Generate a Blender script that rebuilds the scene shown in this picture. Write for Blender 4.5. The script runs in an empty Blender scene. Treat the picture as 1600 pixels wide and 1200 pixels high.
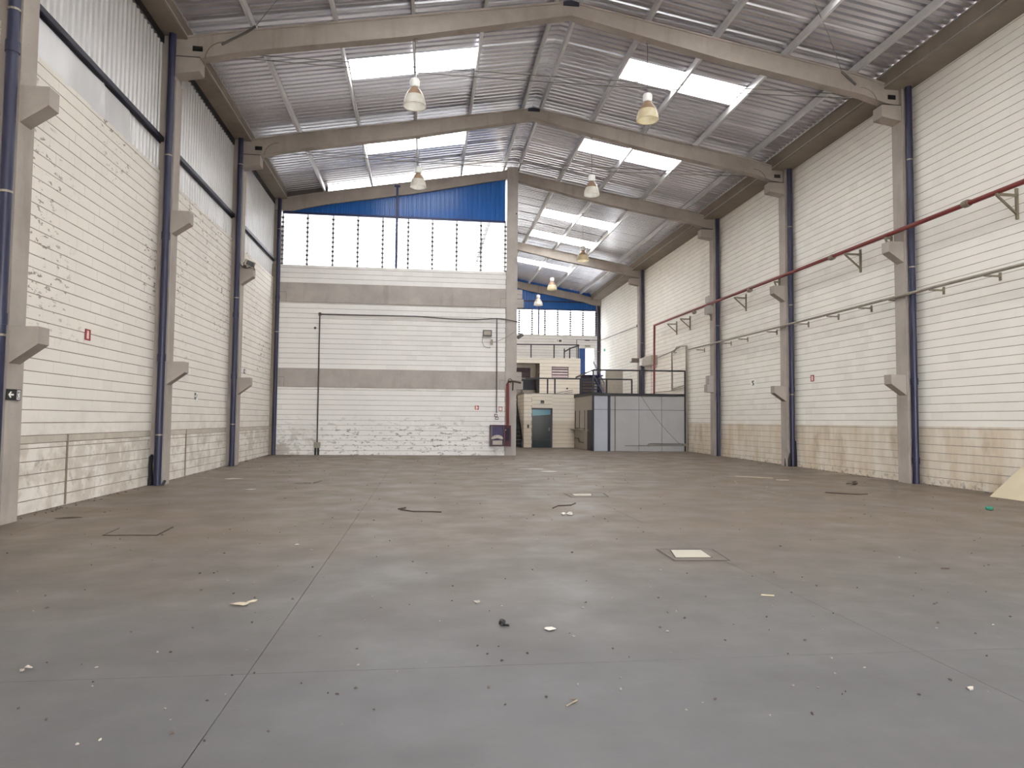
import bpy, math, random
import numpy as np
from mathutils import Vector, Matrix

# ---------------------------------------------------------------- camera, sky, exposure
SC = bpy.context.scene
COL = SC.collection
F_PX, PITCH, YAW, ROLL, CAM_Z = 1101.72, 0.05185, 0.12254, 0.00893, 1.5
_cy, _sy, _cp, _sp = math.cos(YAW), math.sin(YAW), math.cos(PITCH), math.sin(PITCH)
_f = Vector((_sy * _cp, _cy * _cp, _sp)); _r = Vector((_cy, -_sy, 0)); _u = _r.cross(_f)
CR = math.cos(ROLL) * _r + math.sin(ROLL) * _u
CU = -math.sin(ROLL) * _r + math.cos(ROLL) * _u
CF = _f
cam_d = bpy.data.cameras.new('camera'); cam = bpy.data.objects.new('camera', cam_d); COL.objects.link(cam)
cam_d.sensor_width = 36.0; cam_d.lens = F_PX * 36.0 / 1600.0; cam_d.clip_end = 400; cam_d.clip_start = 0.05
m = Matrix((CR, CU, -CF)).transposed().to_4x4(); m.translation = Vector((0, 0, CAM_Z)); cam.matrix_world = m
SC.camera = cam

SKY = 12.0
w = bpy.data.worlds.new('overcast_sky'); SC.world = w; w.use_nodes = True
_bg = w.node_tree.nodes['Background']
_bg.inputs[0].default_value = (0.925, 0.965, 1.0, 1); _bg.inputs[1].default_value = SKY
vs = SC.view_settings
vs.view_transform = 'Standard'; vs.look = 'None'; vs.gamma = 1.0; vs.use_curve_mapping = False; vs.exposure = 0.92
SC.cycles.max_bounces = 12; SC.cycles.diffuse_bounces = 7; SC.cycles.transparent_max_bounces = 16
SC.cycles.use_denoising = True
SC.cycles.sample_clamp_indirect = 8.0

# ---------------------------------------------------------------- materials
def lin(c):
    return tuple(((x / 255.0) / 12.92 if x / 255.0 <= 0.04045 else ((x / 255.0 + 0.055) / 1.055) ** 2.4) for x in c)

class NT:
    def __init__(s, name):
        s.m = bpy.data.materials.new(name); s.m.use_nodes = True
        s.t = s.m.node_tree; s.b = s.t.nodes['Principled BSDF']; s.out = s.t.nodes['Material Output']
        s._pos = None
    def n(s, ty, **kw):
        q = s.t.nodes.new(ty)
        for k, v in kw.items(): setattr(q, k, v)
        return q
    def l(s, a, b): s.t.links.new(a, b)
    def pos(s):
        if s._pos is None: s._pos = s.n('ShaderNodeNewGeometry')
        return s._pos.outputs['Position']
    def noise(s, scale, detail=4, rough=.55, stretch=None, off=(0, 0, 0)):
        q = s.n('ShaderNodeTexNoise'); q.inputs['Scale'].default_value = scale
        q.inputs['Detail'].default_value = detail; q.inputs['Roughness'].default_value = rough
        mp = s.n('ShaderNodeMapping'); mp.inputs['Scale'].default_value = stretch or (1, 1, 1); mp.inputs['Location'].default_value = off
        s.l(s.pos(), mp.inputs[0]); s.l(mp.outputs[0], q.inputs['Vector'])
        return q.outputs['Fac']
    def ramp(s, x, a, b, lo=0., hi=1.):
        q = s.n('ShaderNodeMapRange'); s.l(x, q.inputs[0])
        for i, v in enumerate((a, b, lo, hi)): q.inputs[i + 1].default_value = v
        return q.outputs[0]
    def math(s, op, a, b=None):
        q = s.n('ShaderNodeMath', operation=op)
        for i, v in enumerate((a, b)):
            if v is None: continue
            if isinstance(v, (int, float)): q.inputs[i].default_value = v
            else: s.l(v, q.inputs[i])
        return q.outputs[0]
    def sep(s):
        q = s.n('ShaderNodeSeparateXYZ'); s.l(s.pos(), q.inputs[0]); return q.outputs
    def mix(s, fac, a, b):
        q = s.n('ShaderNodeMix', data_type='RGBA')
        for sock, v in ((q.inputs[0], fac), (q.inputs[6], a), (q.inputs[7], b)):
            if isinstance(v, (int, float)): sock.default_value = v
            elif isinstance(v, tuple): sock.default_value = (*v, 1) if len(v) == 3 else v
            else: s.l(v, sock)
        return q.outputs[2]
    def island(s):
        q = s.n('ShaderNodeNewGeometry'); return q.outputs['Random Per Island']
    def bump(s, h, strength=.3, dist=.01):
        q = s.n('ShaderNodeBump'); q.inputs['Strength'].default_value = strength; q.inputs['Distance'].default_value = dist
        s.l(h, q.inputs['Height']); s.l(q.outputs[0], s.b.inputs['Normal'])
    def done(s, col, rough=.6, metal=0., spec=None):
        if isinstance(col, tuple): s.b.inputs['Base Color'].default_value = (*col, 1)
        else: s.l(col, s.b.inputs['Base Color'])
        s.b.inputs['Roughness'].default_value = rough; s.b.inputs['Metallic'].default_value = metal
        if spec is not None: s.b.inputs['Specular IOR Level'].default_value = spec
        return s.m

def flat(name, rgb, rough=.55, metal=0., var=.12, scale=6.):
    t = NT(name); c = lin(rgb)
    d = tuple(x * (1 - var) for x in c); h = tuple(min(1, x * (1 + var)) for x in c)
    return t.done(t.mix(t.ramp(t.noise(scale), .3, .7), d, h), rough, metal)

def block_paint(name, base, mode):
    t = NT(name); b = lin(base)
    c = t.mix(t.ramp(t.noise(.6, 3), .3, .7), tuple(x * .95 for x in b), tuple(min(1, x * 1.03) for x in b))
    c = t.mix(t.math('MULTIPLY', t.math('POWER', t.island(), 4), .11), c, lin((150, 140, 124)))
    x, y, z = t.sep()
    # fine grime and flaked paint (marks of their own, fixed to the wall)
    fl = t.ramp(t.noise(5.0, 5, .65, (1.0, 1.0, 2.4)), .59, .62)
    if mode == 'left':
        zone = t.ramp(t.noise(.42, 2, .5, off=(3, 1, 2.5)), .46, .56)
        up = t.ramp(z, 2.6, 3.4)
        c = t.mix(t.math('MULTIPLY', t.math('MULTIPLY', fl, zone), t.math('MULTIPLY', up, .75)), c, lin((112, 100, 86)))
        low = t.ramp(z, 1.12, 1.06)
        patch = t.ramp(t.noise(2.6, 4, .6, off=(7, 0, 1)), .46, .56)
        c = t.mix(t.math('MULTIPLY', low, t.math('MULTIPLY', patch, .55)), c, lin((186, 175, 160)))
        c = t.mix(t.math('MULTIPLY', low, t.math('MULTIPLY', t.ramp(t.noise(3.6, 5, .65, off=(1, 4, 0)), .60, .66), .4)), c, lin((140, 127, 112)))
        c = t.mix(t.math('MULTIPLY', t.ramp(z, 1.9, 1.2), t.ramp(t.noise(1.4, 4, .6, (1, 1, 1.6)), .45, .75, 0, .4)), c, lin((150, 138, 120)))
    elif mode == 'right':
        low = t.ramp(z, 1.46, 1.44)
        str_ = t.ramp(t.noise(2.2, 4, .6, (1, 1, .25)), .3, .72)
        c = t.mix(t.math('MULTIPLY', low, t.ramp(str_, 0, 1, .28, .85)), c, lin((190, 166, 132)))
        dk = t.ramp(t.noise(1.1, 4, .6, (1, 1, .5), (5, 2, 0)), .58, .72, 0, .55)
        c = t.mix(t.math('MULTIPLY', t.ramp(z, 1.5, 1.1), dk), c, lin((146, 122, 92)))
        peel = t.math('MULTIPLY', t.ramp(z, .75, .25), t.ramp(t.noise(1.7, 5, .65, off=(2, 2, 2)), .53, .6))
        c = t.mix(t.math('MULTIPLY', peel, .8), c, lin((222, 214, 202)))
        foot = t.math('MULTIPLY', t.ramp(z, .3, .05), t.ramp(t.noise(6, 5, .7), .5, .62))
        c = t.mix(t.math('MULTIPLY', foot, .7), c, lin((120, 106, 92)))
    elif mode == 'rear':
        zz = t.ramp(z, 1.75, .9)
        near = t.ramp(t.noise(.5, 2, .5, off=(4, 0, 0)), .42, .6, .45, 1)
        f2 = t.ramp(t.noise(3.6, 6, .68, (1.0, 1.0, 2.3), (2, 0, 1)), .555, .585)
        c = t.mix(t.math('MULTIPLY', t.math('MULTIPLY', zz, near), t.math('MULTIPLY', f2, .85)), c, lin((122, 112, 104)))
        lft = t.ramp(x, -3.6, -5.6)
        f3 = t.ramp(t.noise(2.0, 5, .65, off=(0, 0, 6)), .47, .56)
        c = t.mix(t.math('MULTIPLY', t.math('MULTIPLY', lft, t.ramp(z, 1.35, .6)), t.math('MULTIPLY', f3, .7)), c, lin((158, 148, 138)))
    elif mode == 'far':
        c = t.mix(t.ramp(z, 1.50, 1.44, .10, .5), c, lin((184, 164, 136)))
    t.bump(t.noise(60, 3, .6), .12, .004)
    return t.done(c, .75, spec=.25)

M = {}
M['paint_left'] = block_paint('white_block_paint_flaking', (226, 219, 210), 'left')
M['paint_right'] = block_paint('white_block_paint_stained', (238, 233, 225), 'right')
M['paint_rear'] = block_paint('white_block_paint_patched', (235, 231, 228), 'rear')
M['paint_far'] = block_paint('cream_block_paint', (244, 236, 224), 'far')
M['mortar'] = flat('mortar_joint', (146, 134, 118), .9)
M['mortar_dark'] = flat('mortar_joint_dirty', (132, 119, 103), .9)

def concrete(name, rgb, streak=True):
    t = NT(name); b = lin(rgb)
    c = t.mix(t.ramp(t.noise(1.3, 5, .6), .3, .7), tuple(x * .86 for x in b), tuple(x * 1.1 for x in b))
    if streak: c = t.mix(t.ramp(t.noise(2.2, 4, .6, (1, 1, .15)), .55, .75, 0, .3), c, lin((110, 98, 84)))
    c = t.mix(t.ramp(t.noise(26, 3, .6), .6, .72, 0, .25), c, tuple(x * .6 for x in b))
    t.bump(t.noise(40, 4), .15, .005)
    return t.done(c, .8, spec=.2)
M['concrete'] = concrete('precast_concrete', (164, 154, 146))
M['concrete_grey'] = concrete('precast_concrete_grey', (174, 166, 160))
M['belt'] = concrete('belt_course_concrete', (190, 180, 166))
M['gutter_concrete'] = concrete('gutter_concrete', (138, 128, 117))

def floor_mat():
    t = NT('worn_concrete_floor')
    base = t.mix(t.ramp(t.noise(.22, 3, .5), .35, .65), lin((92, 90, 90)), lin((102, 100, 100)))
    c = t.mix(t.ramp(t.noise(.9, 5, .62, (.35, 1.6, 1)), .45, .7, 0, .38), base, lin((84, 80, 78)))
    c = t.mix(t.ramp(t.noise(.5, 5, .62, (.4, 1.3, 1), (9, 3, 0)), .56, .74, 0, .22), c, lin((128, 124, 121)))
    c = t.mix(t.ramp(t.noise(7, 5, .7, (1, 1, 1), (4, 4, 0)), .66, .73, 0, .28), c, lin((146, 142, 138)))
    c = t.mix(t.ramp(t.noise(11, 4, .7, (1, 1, 1), (1, 8, 0)), .68, .74, 0, .35), c, lin((64, 59, 56)))
    x, y, z = t.sep()
    # warm light toward the back put into the floor colour, with dust patches
    c = t.mix(t.math('MULTIPLY', t.ramp(y, 4.0, 10.0), t.ramp(t.noise(.6, 4, .6, off=(0, 7, 0)), .3, .7, .55, .92)), c, lin((114, 98, 82)))
    t.bump(t.noise(30, 5, .65), .12, .004)
    m_ = t.done(c, .5, spec=.35)
    t.l(t.ramp(t.noise(1.2, 4), .3, .7, .42, .68), t.b.inputs['Roughness'])
    return m_
M['floor'] = floor_mat()
M['joint'] = flat('dirt_filled_joint', (66, 62, 60), .9)

def steel(name, rgb, rough, metal, streaks=(1, 1, 1)):
    t = NT(name); b = lin(rgb)
    c = t.mix(t.ramp(t.noise(2.0, 5, .6, streaks), .3, .7), tuple(x * .94 for x in b), tuple(min(1, x * 1.05) for x in b))
    return t.done(c, rough, metal)
M['roof_steel'] = steel('galvalume_roof_sheet', (212, 210, 215), .27, .8, (.25, 1.5, 1))
M['siding'] = steel('zinc_side_sheet', (204, 201, 200), .34, .3, (1, 1.2, .3))
M['purlin'] = steel('galvanised_purlin', (206, 203, 203), .42, .3)
M['flashing'] = steel('galvanised_flashing', (196, 194, 190), .4, .6)
M['blue_sheet'] = steel('blue_painted_sheet', (22, 92, 168), .28, .0)
M['blue_dark'] = flat('dark_blue_painted_steel', (40, 48, 92), .45)
M['pipe_blue'] = flat('blue_painted_pipe', (38, 39, 66), .38, 0, .08, 2)
M['navy'] = flat('navy_black_steel', (34, 32, 48), .45)
M['black_steel'] = flat('black_painted_steel', (30, 29, 36), .45)
M['red_pipe'] = flat('red_painted_pipe', (116, 34, 30), .45, 0, .15, 3)
M['galv'] = flat('galvanised_conduit', (150, 142, 128), .45, .35)
M['dark_conduit'] = flat('dark_conduit', (86, 80, 76), .5)
M['bracket'] = flat('weathered_bracket_steel', (132, 122, 104), .6, .2)
M['grey_panel'] = flat('grey_partition_panel', (172, 170, 170), .45, 0, .04, 1.5)
M['grey_panel_lit'] = flat('grey_panel_bluish_light', (176, 178, 190), .45, 0, .04, 1.5)  # grey panel with the bluish light on it put into its colour
M['beige_panel'] = flat('beige_partition_panel', (168, 160, 148), .5, 0, .05)
M['seam'] = flat('panel_seam', (70, 66, 68), .6)
M['white_plastic'] = flat('white_plastic', (232, 230, 224), .4, 0, .03)
M['black'] = flat('black_plastic', (22, 21, 24), .4)
M['sign_black'] = flat('black_sign_board', (14, 18, 14), .35)
M['sign_red'] = flat('red_sign_print', (150, 44, 44), .5)
M['sign_white'] = flat('white_sign_print', (240, 236, 230), .5, 0, .02)
M['sign_pink'] = flat('faded_sign_print', (236, 200, 192), .5, 0, .03)
M['paper'] = flat('white_paper', (200, 194, 186), .8, 0, .06, 20)
M['wood_strip'] = flat('pale_wood', (176, 164, 144), .7, 0, .1, 10)
M['dark_wood'] = flat('dark_scrap', (70, 56, 46), .8, 0, .25, 12)
M['rubble'] = flat('rubble_crumb', (78, 68, 60), .9, 0, .35, 30)
M['rubble_pale'] = flat('pale_rubble_crumb', (156, 147, 137), .9, 0, .2, 30)
M['green'] = flat('green_cloth', (60, 140, 116), .8)
M['plywood'] = flat('cream_board', (192, 179, 152), .6, 0, .06, 1.5)
M['hatch_rim'] = flat('worn_hatch_rim', (118, 111, 105), .7)
M['cream_plate'] = flat('cream_cover_plate', (184, 175, 161), .7, 0, .05, 3)
M['cab_red'] = flat('dark_red_cabinet', (86, 52, 62), .45)
M['cab_in'] = flat('cabinet_lining', (84, 74, 108), .6)
M['hose'] = flat('canvas_hose', (186, 176, 166), .85, 0, .15, 20)
M['desk'] = flat('dark_navy_board', (42, 42, 58), .5)
M['door_blue'] = flat('blue_door_leaf', (40, 78, 138), .4)
M['vent'] = flat('mauve_louvre', (128, 108, 112), .5)
M['vent_pale'] = flat('pale_louvre_slat', (214, 196, 194), .5, 0, .04)
M['lamp_cap'] = flat('white_ballast_housing', (236, 234, 230), .4, 0, .03)
M['ground'] = flat('pale_yard_concrete', (176, 174, 168), .9, 0, .08, .5)

def glassy(name, tint, transp, transl, gloss=.0):
    t = NT(name); t.t.nodes.remove(t.b)
    a = t.n('ShaderNodeBsdfTransparent'); a.inputs[0].default_value = (*tint, 1)
    b = t.n('ShaderNodeBsdfTranslucent'); b.inputs[0].default_value = (*tint, 1)
    mx = t.n('ShaderNodeMixShader'); mx.inputs[0].default_value = transl / (transp + transl)
    t.l(a.outputs[0], mx.inputs[1]); t.l(b.outputs[0], mx.inputs[2]); last = mx.outputs[0]
    if gloss:
        g = t.n('ShaderNodeBsdfGlossy'); g.inputs['Roughness'].default_value = .08
        m2 = t.n('ShaderNodeMixShader'); m2.inputs[0].default_value = gloss
        t.l(last, m2.inputs[1]); t.l(g.outputs[0], m2.inputs[2]); last = m2.outputs[0]
    t.l(last, t.out.inputs[0]); return t.m
M['skylight'] = glassy('translucent_fibreglass_sheet', (.96, .95, .93), .35, .65)
M['louvre_glass'] = glassy('frosted_louvre_glass', (.16, .163, .168), .55, .45, .03)
M['louvre_glass_far'] = glassy('brighter_louvre_glass', (.34, .345, .355), .55, .45, .03)  # same louvre glass, tint lightened to let more light into the rear hall
M['lamp_shade'] = None
def shade_mat(name, a, b_):
    t = NT(name)
    c = t.mix(t.ramp(t.noise(9, 4), .35, .65), lin(a), lin(b_))
    m_ = t.done(c, .3)
    t.b.inputs['Transmission Weight'].default_value = 0.0
    b = t.n('ShaderNodeBsdfTranslucent'); t.l(c, b.inputs[0])
    mx = t.n('ShaderNodeMixShader'); mx.inputs[0].default_value = .45
    t.l(t.b.outputs[0], mx.inputs[1]); t.l(b.outputs[0], mx.inputs[2]); t.l(mx.outputs[0], t.out.inputs[0])
    return m_
M['lamp_shade'] = shade_mat('yellowed_acrylic_shade', (226, 210, 170), (236, 226, 200)); M['lamp_shade_white'] = shade_mat('grey_white_acrylic_shade', (224, 218, 206), (236, 232, 224))
M['lamp_brown'] = flat('aged_aluminium_reflector', (160, 132, 108), .4, .3)
def dark_glass():
    t = NT('tinted_door_glass'); m_ = t.done(lin((38, 48, 52)), .08); return m_
M['dark_glass'] = dark_glass()

# ---------------------------------------------------------------- mesh helpers
class MB:
    def __init__(s): s.v = []; s.f = []; s.mi = []; s.cur = 0
    def add(s, vs_, fs):
        o = len(s.v); s.v += [tuple(p) for p in vs_]
        for q in fs: s.f.append(tuple(i + o for i in q)); s.mi.append(s.cur)
        return s
    def box(s, x0, x1, y0, y1, z0, z1):
        v = [(x0, y0, z0), (x1, y0, z0), (x1, y1, z0), (x0, y1, z0), (x0, y0, z1), (x1, y0, z1), (x1, y1, z1), (x0, y1, z1)]
        return s.add(v, [(0, 3, 2, 1), (4, 5, 6, 7), (0, 1, 5, 4), (1, 2, 6, 5), (2, 3, 7, 6), (3, 0, 4, 7)])
    def prism(s, poly, axis, a, b):
        n = len(poly); put = {0: lambda p, t: (t, p[0], p[1]), 1: lambda p, t: (p[0], t, p[1]), 2: lambda p, t: (p[0], p[1], t)}[axis]
        v = [put(p, a) for p in poly] + [put(p, b) for p in poly]
        return s.add(v, [tuple(range(n))[::-1], tuple(range(n, 2 * n))] + [(i, (i + 1) % n, n + (i + 1) % n, n + i) for i in range(n)])
    def tube(s, pts, r, n=8, cap=True):
        pts = [Vector(p) for p in pts]; k = len(pts); rings = []; prev = None
        for i, p in enumerate(pts):
            d = (pts[min(i + 1, k - 1)] - pts[max(i - 1, 0)]).normalized()
            if prev is None:
                a = Vector((0, 0, 1)) if abs(d.z) < .9 else Vector((1, 0, 0)); e1 = d.cross(a).normalized()
            else: e1 = (prev - d * prev.dot(d)).normalized()
            prev = e1; e2 = d.cross(e1)
            rr = r[i] if isinstance(r, (list, tuple)) else r
            if 0 < i < k - 1:
                c = (pts[i] - pts[i - 1]).normalized().dot((pts[i + 1] - pts[i]).normalized()); rr = rr / max(.6, math.sqrt((1 + c) / 2))
            rings.append([p + rr * (math.cos(2 * math.pi * j / n) * e1 + math.sin(2 * math.pi * j / n) * e2) for j in range(n)])
        v = [q for ring in rings for q in ring]
        f = [(i * n + j, i * n + (j + 1) % n, (i + 1) * n + (j + 1) % n, (i + 1) * n + j) for i in range(k - 1) for j in range(n)]
        if cap: f += [tuple(range(n))[::-1], tuple(range((k - 1) * n, k * n))]
        return s.add(v, f)
    def bar(s, a, b, w_, h_):
        a = Vector(a); b = Vector(b); d = (b - a).normalized()
        up = Vector((0, 0, 1)) if abs(d.z) < .95 else Vector((0, 1, 0))
        e1 = d.cross(up).normalized() * w_ / 2; e2 = e1.cross(d).normalized() * h_ / 2
        v = [p + i * e1 + j * e2 for p in (a, b) for i, j in ((-1, -1), (1, -1), (1, 1), (-1, 1))]
        return s.add(v, [(0, 1, 2, 3), (7, 6, 5, 4)] + [(i, i + 4, (i + 1) % 4 + 4, (i + 1) % 4) for i in range(4)])
    def lathe(s, prof, n=20, c=(0, 0, 0)):
        k = len(prof)
        v = [(c[0] + r * math.cos(2 * math.pi * j / n), c[1] + r * math.sin(2 * math.pi * j / n), c[2] + z) for r, z in prof for j in range(n)]
        return s.add(v, [(i * n + j, i * n + (j + 1) % n, (i + 1) * n + (j + 1) % n, (i + 1) * n + j) for i in range(k - 1) for j in range(n)])
    def quad(s, *p): return s.add(p, [tuple(range(len(p)))])
    def mesh(s, name, mats):
        me = bpy.data.meshes.new(name); me.from_pydata(s.v, [], s.f)
        for q in (mats if isinstance(mats, (list, tuple)) else [mats]): me.materials.append(M[q] if isinstance(q, str) else q)
        if max(s.mi, default=0): me.polygons.foreach_set('material_index', s.mi)
        me.validate(); me.update()
        return me
    def build(s, name, mats, parent=None, smooth=False):
        me = s.mesh(name, mats)
        if smooth:
            me.polygons.foreach_set('use_smooth', [True] * len(me.polygons))
            try: me.set_sharp_from_angle(angle=math.radians(40))
            except Exception: pass
        o = bpy.data.objects.new(name, me); COL.objects.link(o)
        if parent is not None: attach(o, parent)
        return o
def attach(o, parent):
    o.parent = parent
    o.matrix_parent_inverse = Matrix.Translation(parent.location).inverted()
def empty(name, loc=(0, 0, 0)):
    o = bpy.data.objects.new(name, None); COL.objects.link(o); o.location = loc; o.empty_display_size = .2; return o
def tag(o, label, cat, group=None):
    o['label'] = label; o['category'] = cat
    if group: o['group'] = group
    o['kind'] = 'thing'
    return o
def thing(name, label, cat, loc=(0, 0, 0), group=None): return tag(empty(name, loc), label, cat, group)
def struct(o): o['kind'] = 'structure'; return o
def stuff(o): o['kind'] = 'stuff'; return o
def one(mb, name, mat, label, cat, group=None, smooth=False): return tag(mb.build(name, mat, smooth=smooth), label, cat, group)

# ---------------------------------------------------------------- layout (metres)
XL, XR = -6.05, 12.50                       # side wall faces
YF = [-7.7, -1.6, 4.41, 10.45, 16.50, 22.54, 28.60, 39.12, 49.48]   # frames, the hall's open front end first
RX, RZ, SL = 3.45, 11.92, .172              # ridge position, rafter top at the ridge, roof slope
Y0, YEND = -7.7, 49.75
DX0, DX1, DZ = 3.2, 11.2, 5.6          # open loading door in the front wall
def zt(x): return RZ - SL * abs(x - RX)      # rafter top
def zs(x): return zt(x) + .20                # roof sheet underside
def fz(y): return 0.0 if y < 17 else (.1 * (y - 17) / 14 if y < 31 else .1)

def screen(p):
    d = Vector(p) - Vector((0, 0, CAM_Z)); dz = d.dot(CF)
    if dz < .2: return None
    return 800 + F_PX * d.dot(CR) / dz, 600 - F_PX * d.dot(CU) / dz, dz

# ---------------------------------------------------------------- ground and floor slabs
g = MB()
g.quad((-80, -60, -.30), (90, -60, -.30), (90, 110, -.30), (-80, 110, -.30))
struct(g.build('ground', 'ground'))
flo = MB()
ys = [Y0, 17, 31, YEND]
for a, b in zip(ys, ys[1:]):
    flo.quad((XL - .2, a, fz(a) - .006), (XR + .2, a, fz(a) - .006), (XR + .2, b, fz(b) - .006), (XL - .2, b, fz(b) - .006))
flo.box(XL - .2, XR + .2, Y0, YEND, -.28, -.03)
FL = struct(flo.build('floor', 'joint'))
xs = [XL - .2, -5.25, -1.01, 3.25, 7.5, 11.75, XR + .2]
yj = [Y0, -4.0, .13, 4.38, 8.63, 12.88, 17.0, 21.4, 25.65, 31.0, 35.2, 39.5, 44.5, YEND]
for i in range(len(xs) - 1):
    for j in range(len(yj) - 1):
        a, b, c, d = xs[i] + .002, xs[i + 1] - .002, yj[j] + .002, yj[j + 1] - .002
        q = MB(); v = []
        for dz in (-.02, 0): v += [(x, y, fz(y) + dz) for x, y in ((a, c), (b, c), (b, d), (a, d))]
        q.add(v, [(4, 5, 6, 7), (0, 1, 5, 4), (1, 2, 6, 5), (2, 3, 7, 6), (3, 0, 4, 7)])
        q.build('floor_slab', 'floor', FL)

# ---------------------------------------------------------------- block walls
RND = random.Random(7)
def block_mesh(mat):
    q = MB(); l, h, t = .1998, .0966, .022
    q.add([(-l, 0, -h), (l, 0, -h), (l, 0, h), (-l, 0, h), (-l + .0006, -t, -h + .004), (l - .0006, -t, -h + .004), (l - .0006, -t, h - .004), (-l + .0006, -t, h - .004)],
          [(4, 5, 6, 7), (0, 1, 5, 4), (1, 2, 6, 5), (2, 3, 7, 6), (3, 0, 4, 7)])
    return q.mesh('block', mat)

def block_wall(wall, mat, origin, udir, ndir, regions, n_parts=300, proud=.012, base_slope=None):
    """regions: (u0,u1,z0,z1) rectangles filled with 0.2 m courses of 0.4 m blocks; wall plane through origin, ndir points into the hall."""
    u = Vector(udir); n = Vector(ndir); o0 = Vector(origin); H = .2; blocks = []; cut = []
    for (u0, u1, z0, z1) in regions:
        k0 = int(round(z0 / H)); zz = z0; k = k0
        while zz < z1 - .03:
            top = min(zz + H, z1); off = .2 * (k % 2)
            a = u0 + (0 if not off else -.2)
            while a < u1 - .01:
                s0, s1 = max(a, u0), min(a + .4, u1)
                if s1 - s0 > .03:
                    full = s1 - s0 > .395 and top - zz > .195
                    (blocks if full else cut).append((s0, s1, zz, top, RND.uniform(-.0008, .0008), RND.uniform(-.0010, .0010)))
                a += .4
            zz += H; k += 1
    def size(b):
        c = o0 + u * ((b[0] + b[1]) / 2); c.z = (b[2] + b[3]) / 2
        s = screen(c)
        if not s or not (-10 < s[0] < 1610 and -10 < s[1] < 1210): return 0
        p = screen(Vector((o0 + u * b[0]).xyz) + Vector((0, 0, b[2] - o0.z))); q = screen(Vector((o0 + u * b[1]).xyz) + Vector((0, 0, b[2] - o0.z)))
        if not p or not q: return 0
        return math.hypot(p[0] - q[0], p[1] - q[1]) * F_PX * .2 / s[2]
    blocks.sort(key=size, reverse=True)
    me = block_mesh(mat); R = Matrix((u, -n, Vector((0, 0, 1)))).transposed().to_4x4()
    flip = u.cross(-n).z < 0
    if flip: R = Matrix((-u, -n, Vector((0, 0, 1)))).transposed().to_4x4()
    for b in blocks[:n_parts]:
        ob = bpy.data.objects.new('block', me); COL.objects.link(ob); ob.parent = wall
        c = o0 + u * ((b[0] + b[1]) / 2); c.z = (b[2] + b[3]) / 2 + b[5]
        mt = R.copy(); mt.translation = c + n * b[4] - n * .010; ob.matrix_world = mt
    rest = MB()
    for b in blocks[n_parts:] + cut:
        P = lambda s, z, d: (o0 + u * s + n * d).to_tuple()[:2] + (z,)
        s0, s1, z0, z1 = b[0] + .0002, b[1] - .0002, b[2] + .0034 + b[5], b[3] - .0034 + b[5]
        d0, d1 = -.012, .012 + b[4]
        v = [P(s0, z0, d0), P(s1, z0, d0), P(s1, z1, d0), P(s0, z1, d0), P(s0 + .0006, z0 + .004, d1), P(s1 - .0006, z0 + .004, d1), P(s1 - .0006, z1 - .004, d1), P(s0 + .0006, z1 - .004, d1)]
        rest.add(v, [(4, 5, 6, 7), (0, 1, 5, 4), (1, 2, 6, 5), (2, 3, 7, 6), (3, 0, 4, 7)])
    if rest.f: stuff(rest.build('block_courses', mat, wall))

def corrugated(p0, udir, vdir, ndir, u_len, v_len, pitch, depth, skip=0.):
    """one profiled sheet: ribs run along vdir."""
    q = MB(); p0 = Vector(p0); u = Vector(udir); v = Vector(vdir); n = Vector(ndir)
    prof = []; k = max(1, round(u_len / pitch)); p = u_len / k
    for i in range(k): prof += [(i * p, 0), (i * p + .52 * p, 0), (i * p + .62 * p, depth), (i * p + .90 * p, depth)]
    prof.append((u_len, 0)); m_ = len(prof)
    vv = [p0 + u * a + n * d for a, d in prof] + [p0 + u * a + n * d + v * v_len for a, d in prof]
    q.add(vv, [(i, i + 1, m_ + i + 1, m_ + i) for i in range(m_ - 1)])
    return q

WT = .20    # wall thickness
# left wall: block courses to 7.1 m with a concrete belt, sheeting above
b = MB(); b.box(XL - WT, XL - .004, Y0, 28.62, -.05, 7.10); WL = struct(b.build('wall_left', 'mortar_dark'))
reg = []
for a, c in zip(YF[:-1], YF[1:]):
    if a > 28: break
    y0_, y1_ = a + .50, c + .10
    reg += [(y0_, y1_, .0, 1.08), (y0_, y1_, 1.20, 7.10)]
block_wall(WL, 'paint_left', (XL - .008, 0, 0), (0, 1, 0), (1, 0, 0), reg)
for a, c in zip(YF[:-1], YF[1:]):
    if a > 28: break
    q = MB(); q.box(XL - .01, XL + .014, a + .5, c + .1, 1.085, 1.195); q.build('belt_course', 'belt', WL)
q = MB()
for y_ in (12.87, 18.9): q.box(XL + .0, XL + .018, y_, y_ + .05, .02, 1.2)
stuff(q.build('wall_joint_filler', 'mortar_dark', WL))
# sheeting above the blocks: sheets per bay
SX = XL - .06
for a, c in zip(YF[:-1], YF[1:]):
    if a > 28: break
    y = a + .45
    while y < c + .05:
        L = min(1.2, c + .12 - y)
        corrugated((SX, y, 7.02), (0, 1, 0), (0, 0, 1), (1, 0, 0), L, 3.3, .2, .035).build('side_sheet', 'siding', WL)
        y += 1.2
    q = MB(); q.box(SX + .05, SX + .13, a + .5, c + .1, 7.76, 7.86); q.box(SX + .04, SX + .06, a + .5, c + .1, 7.72, 7.90); q.build('girt', 'navy', WL)
    q = MB(); q.box(SX - .02, SX + .06, a + .45, c + .1, 10.06, 10.28); q.build('eaves_gap_strip', 'black', WL)  # black strip stands in for the dark gap under the gutter
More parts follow.
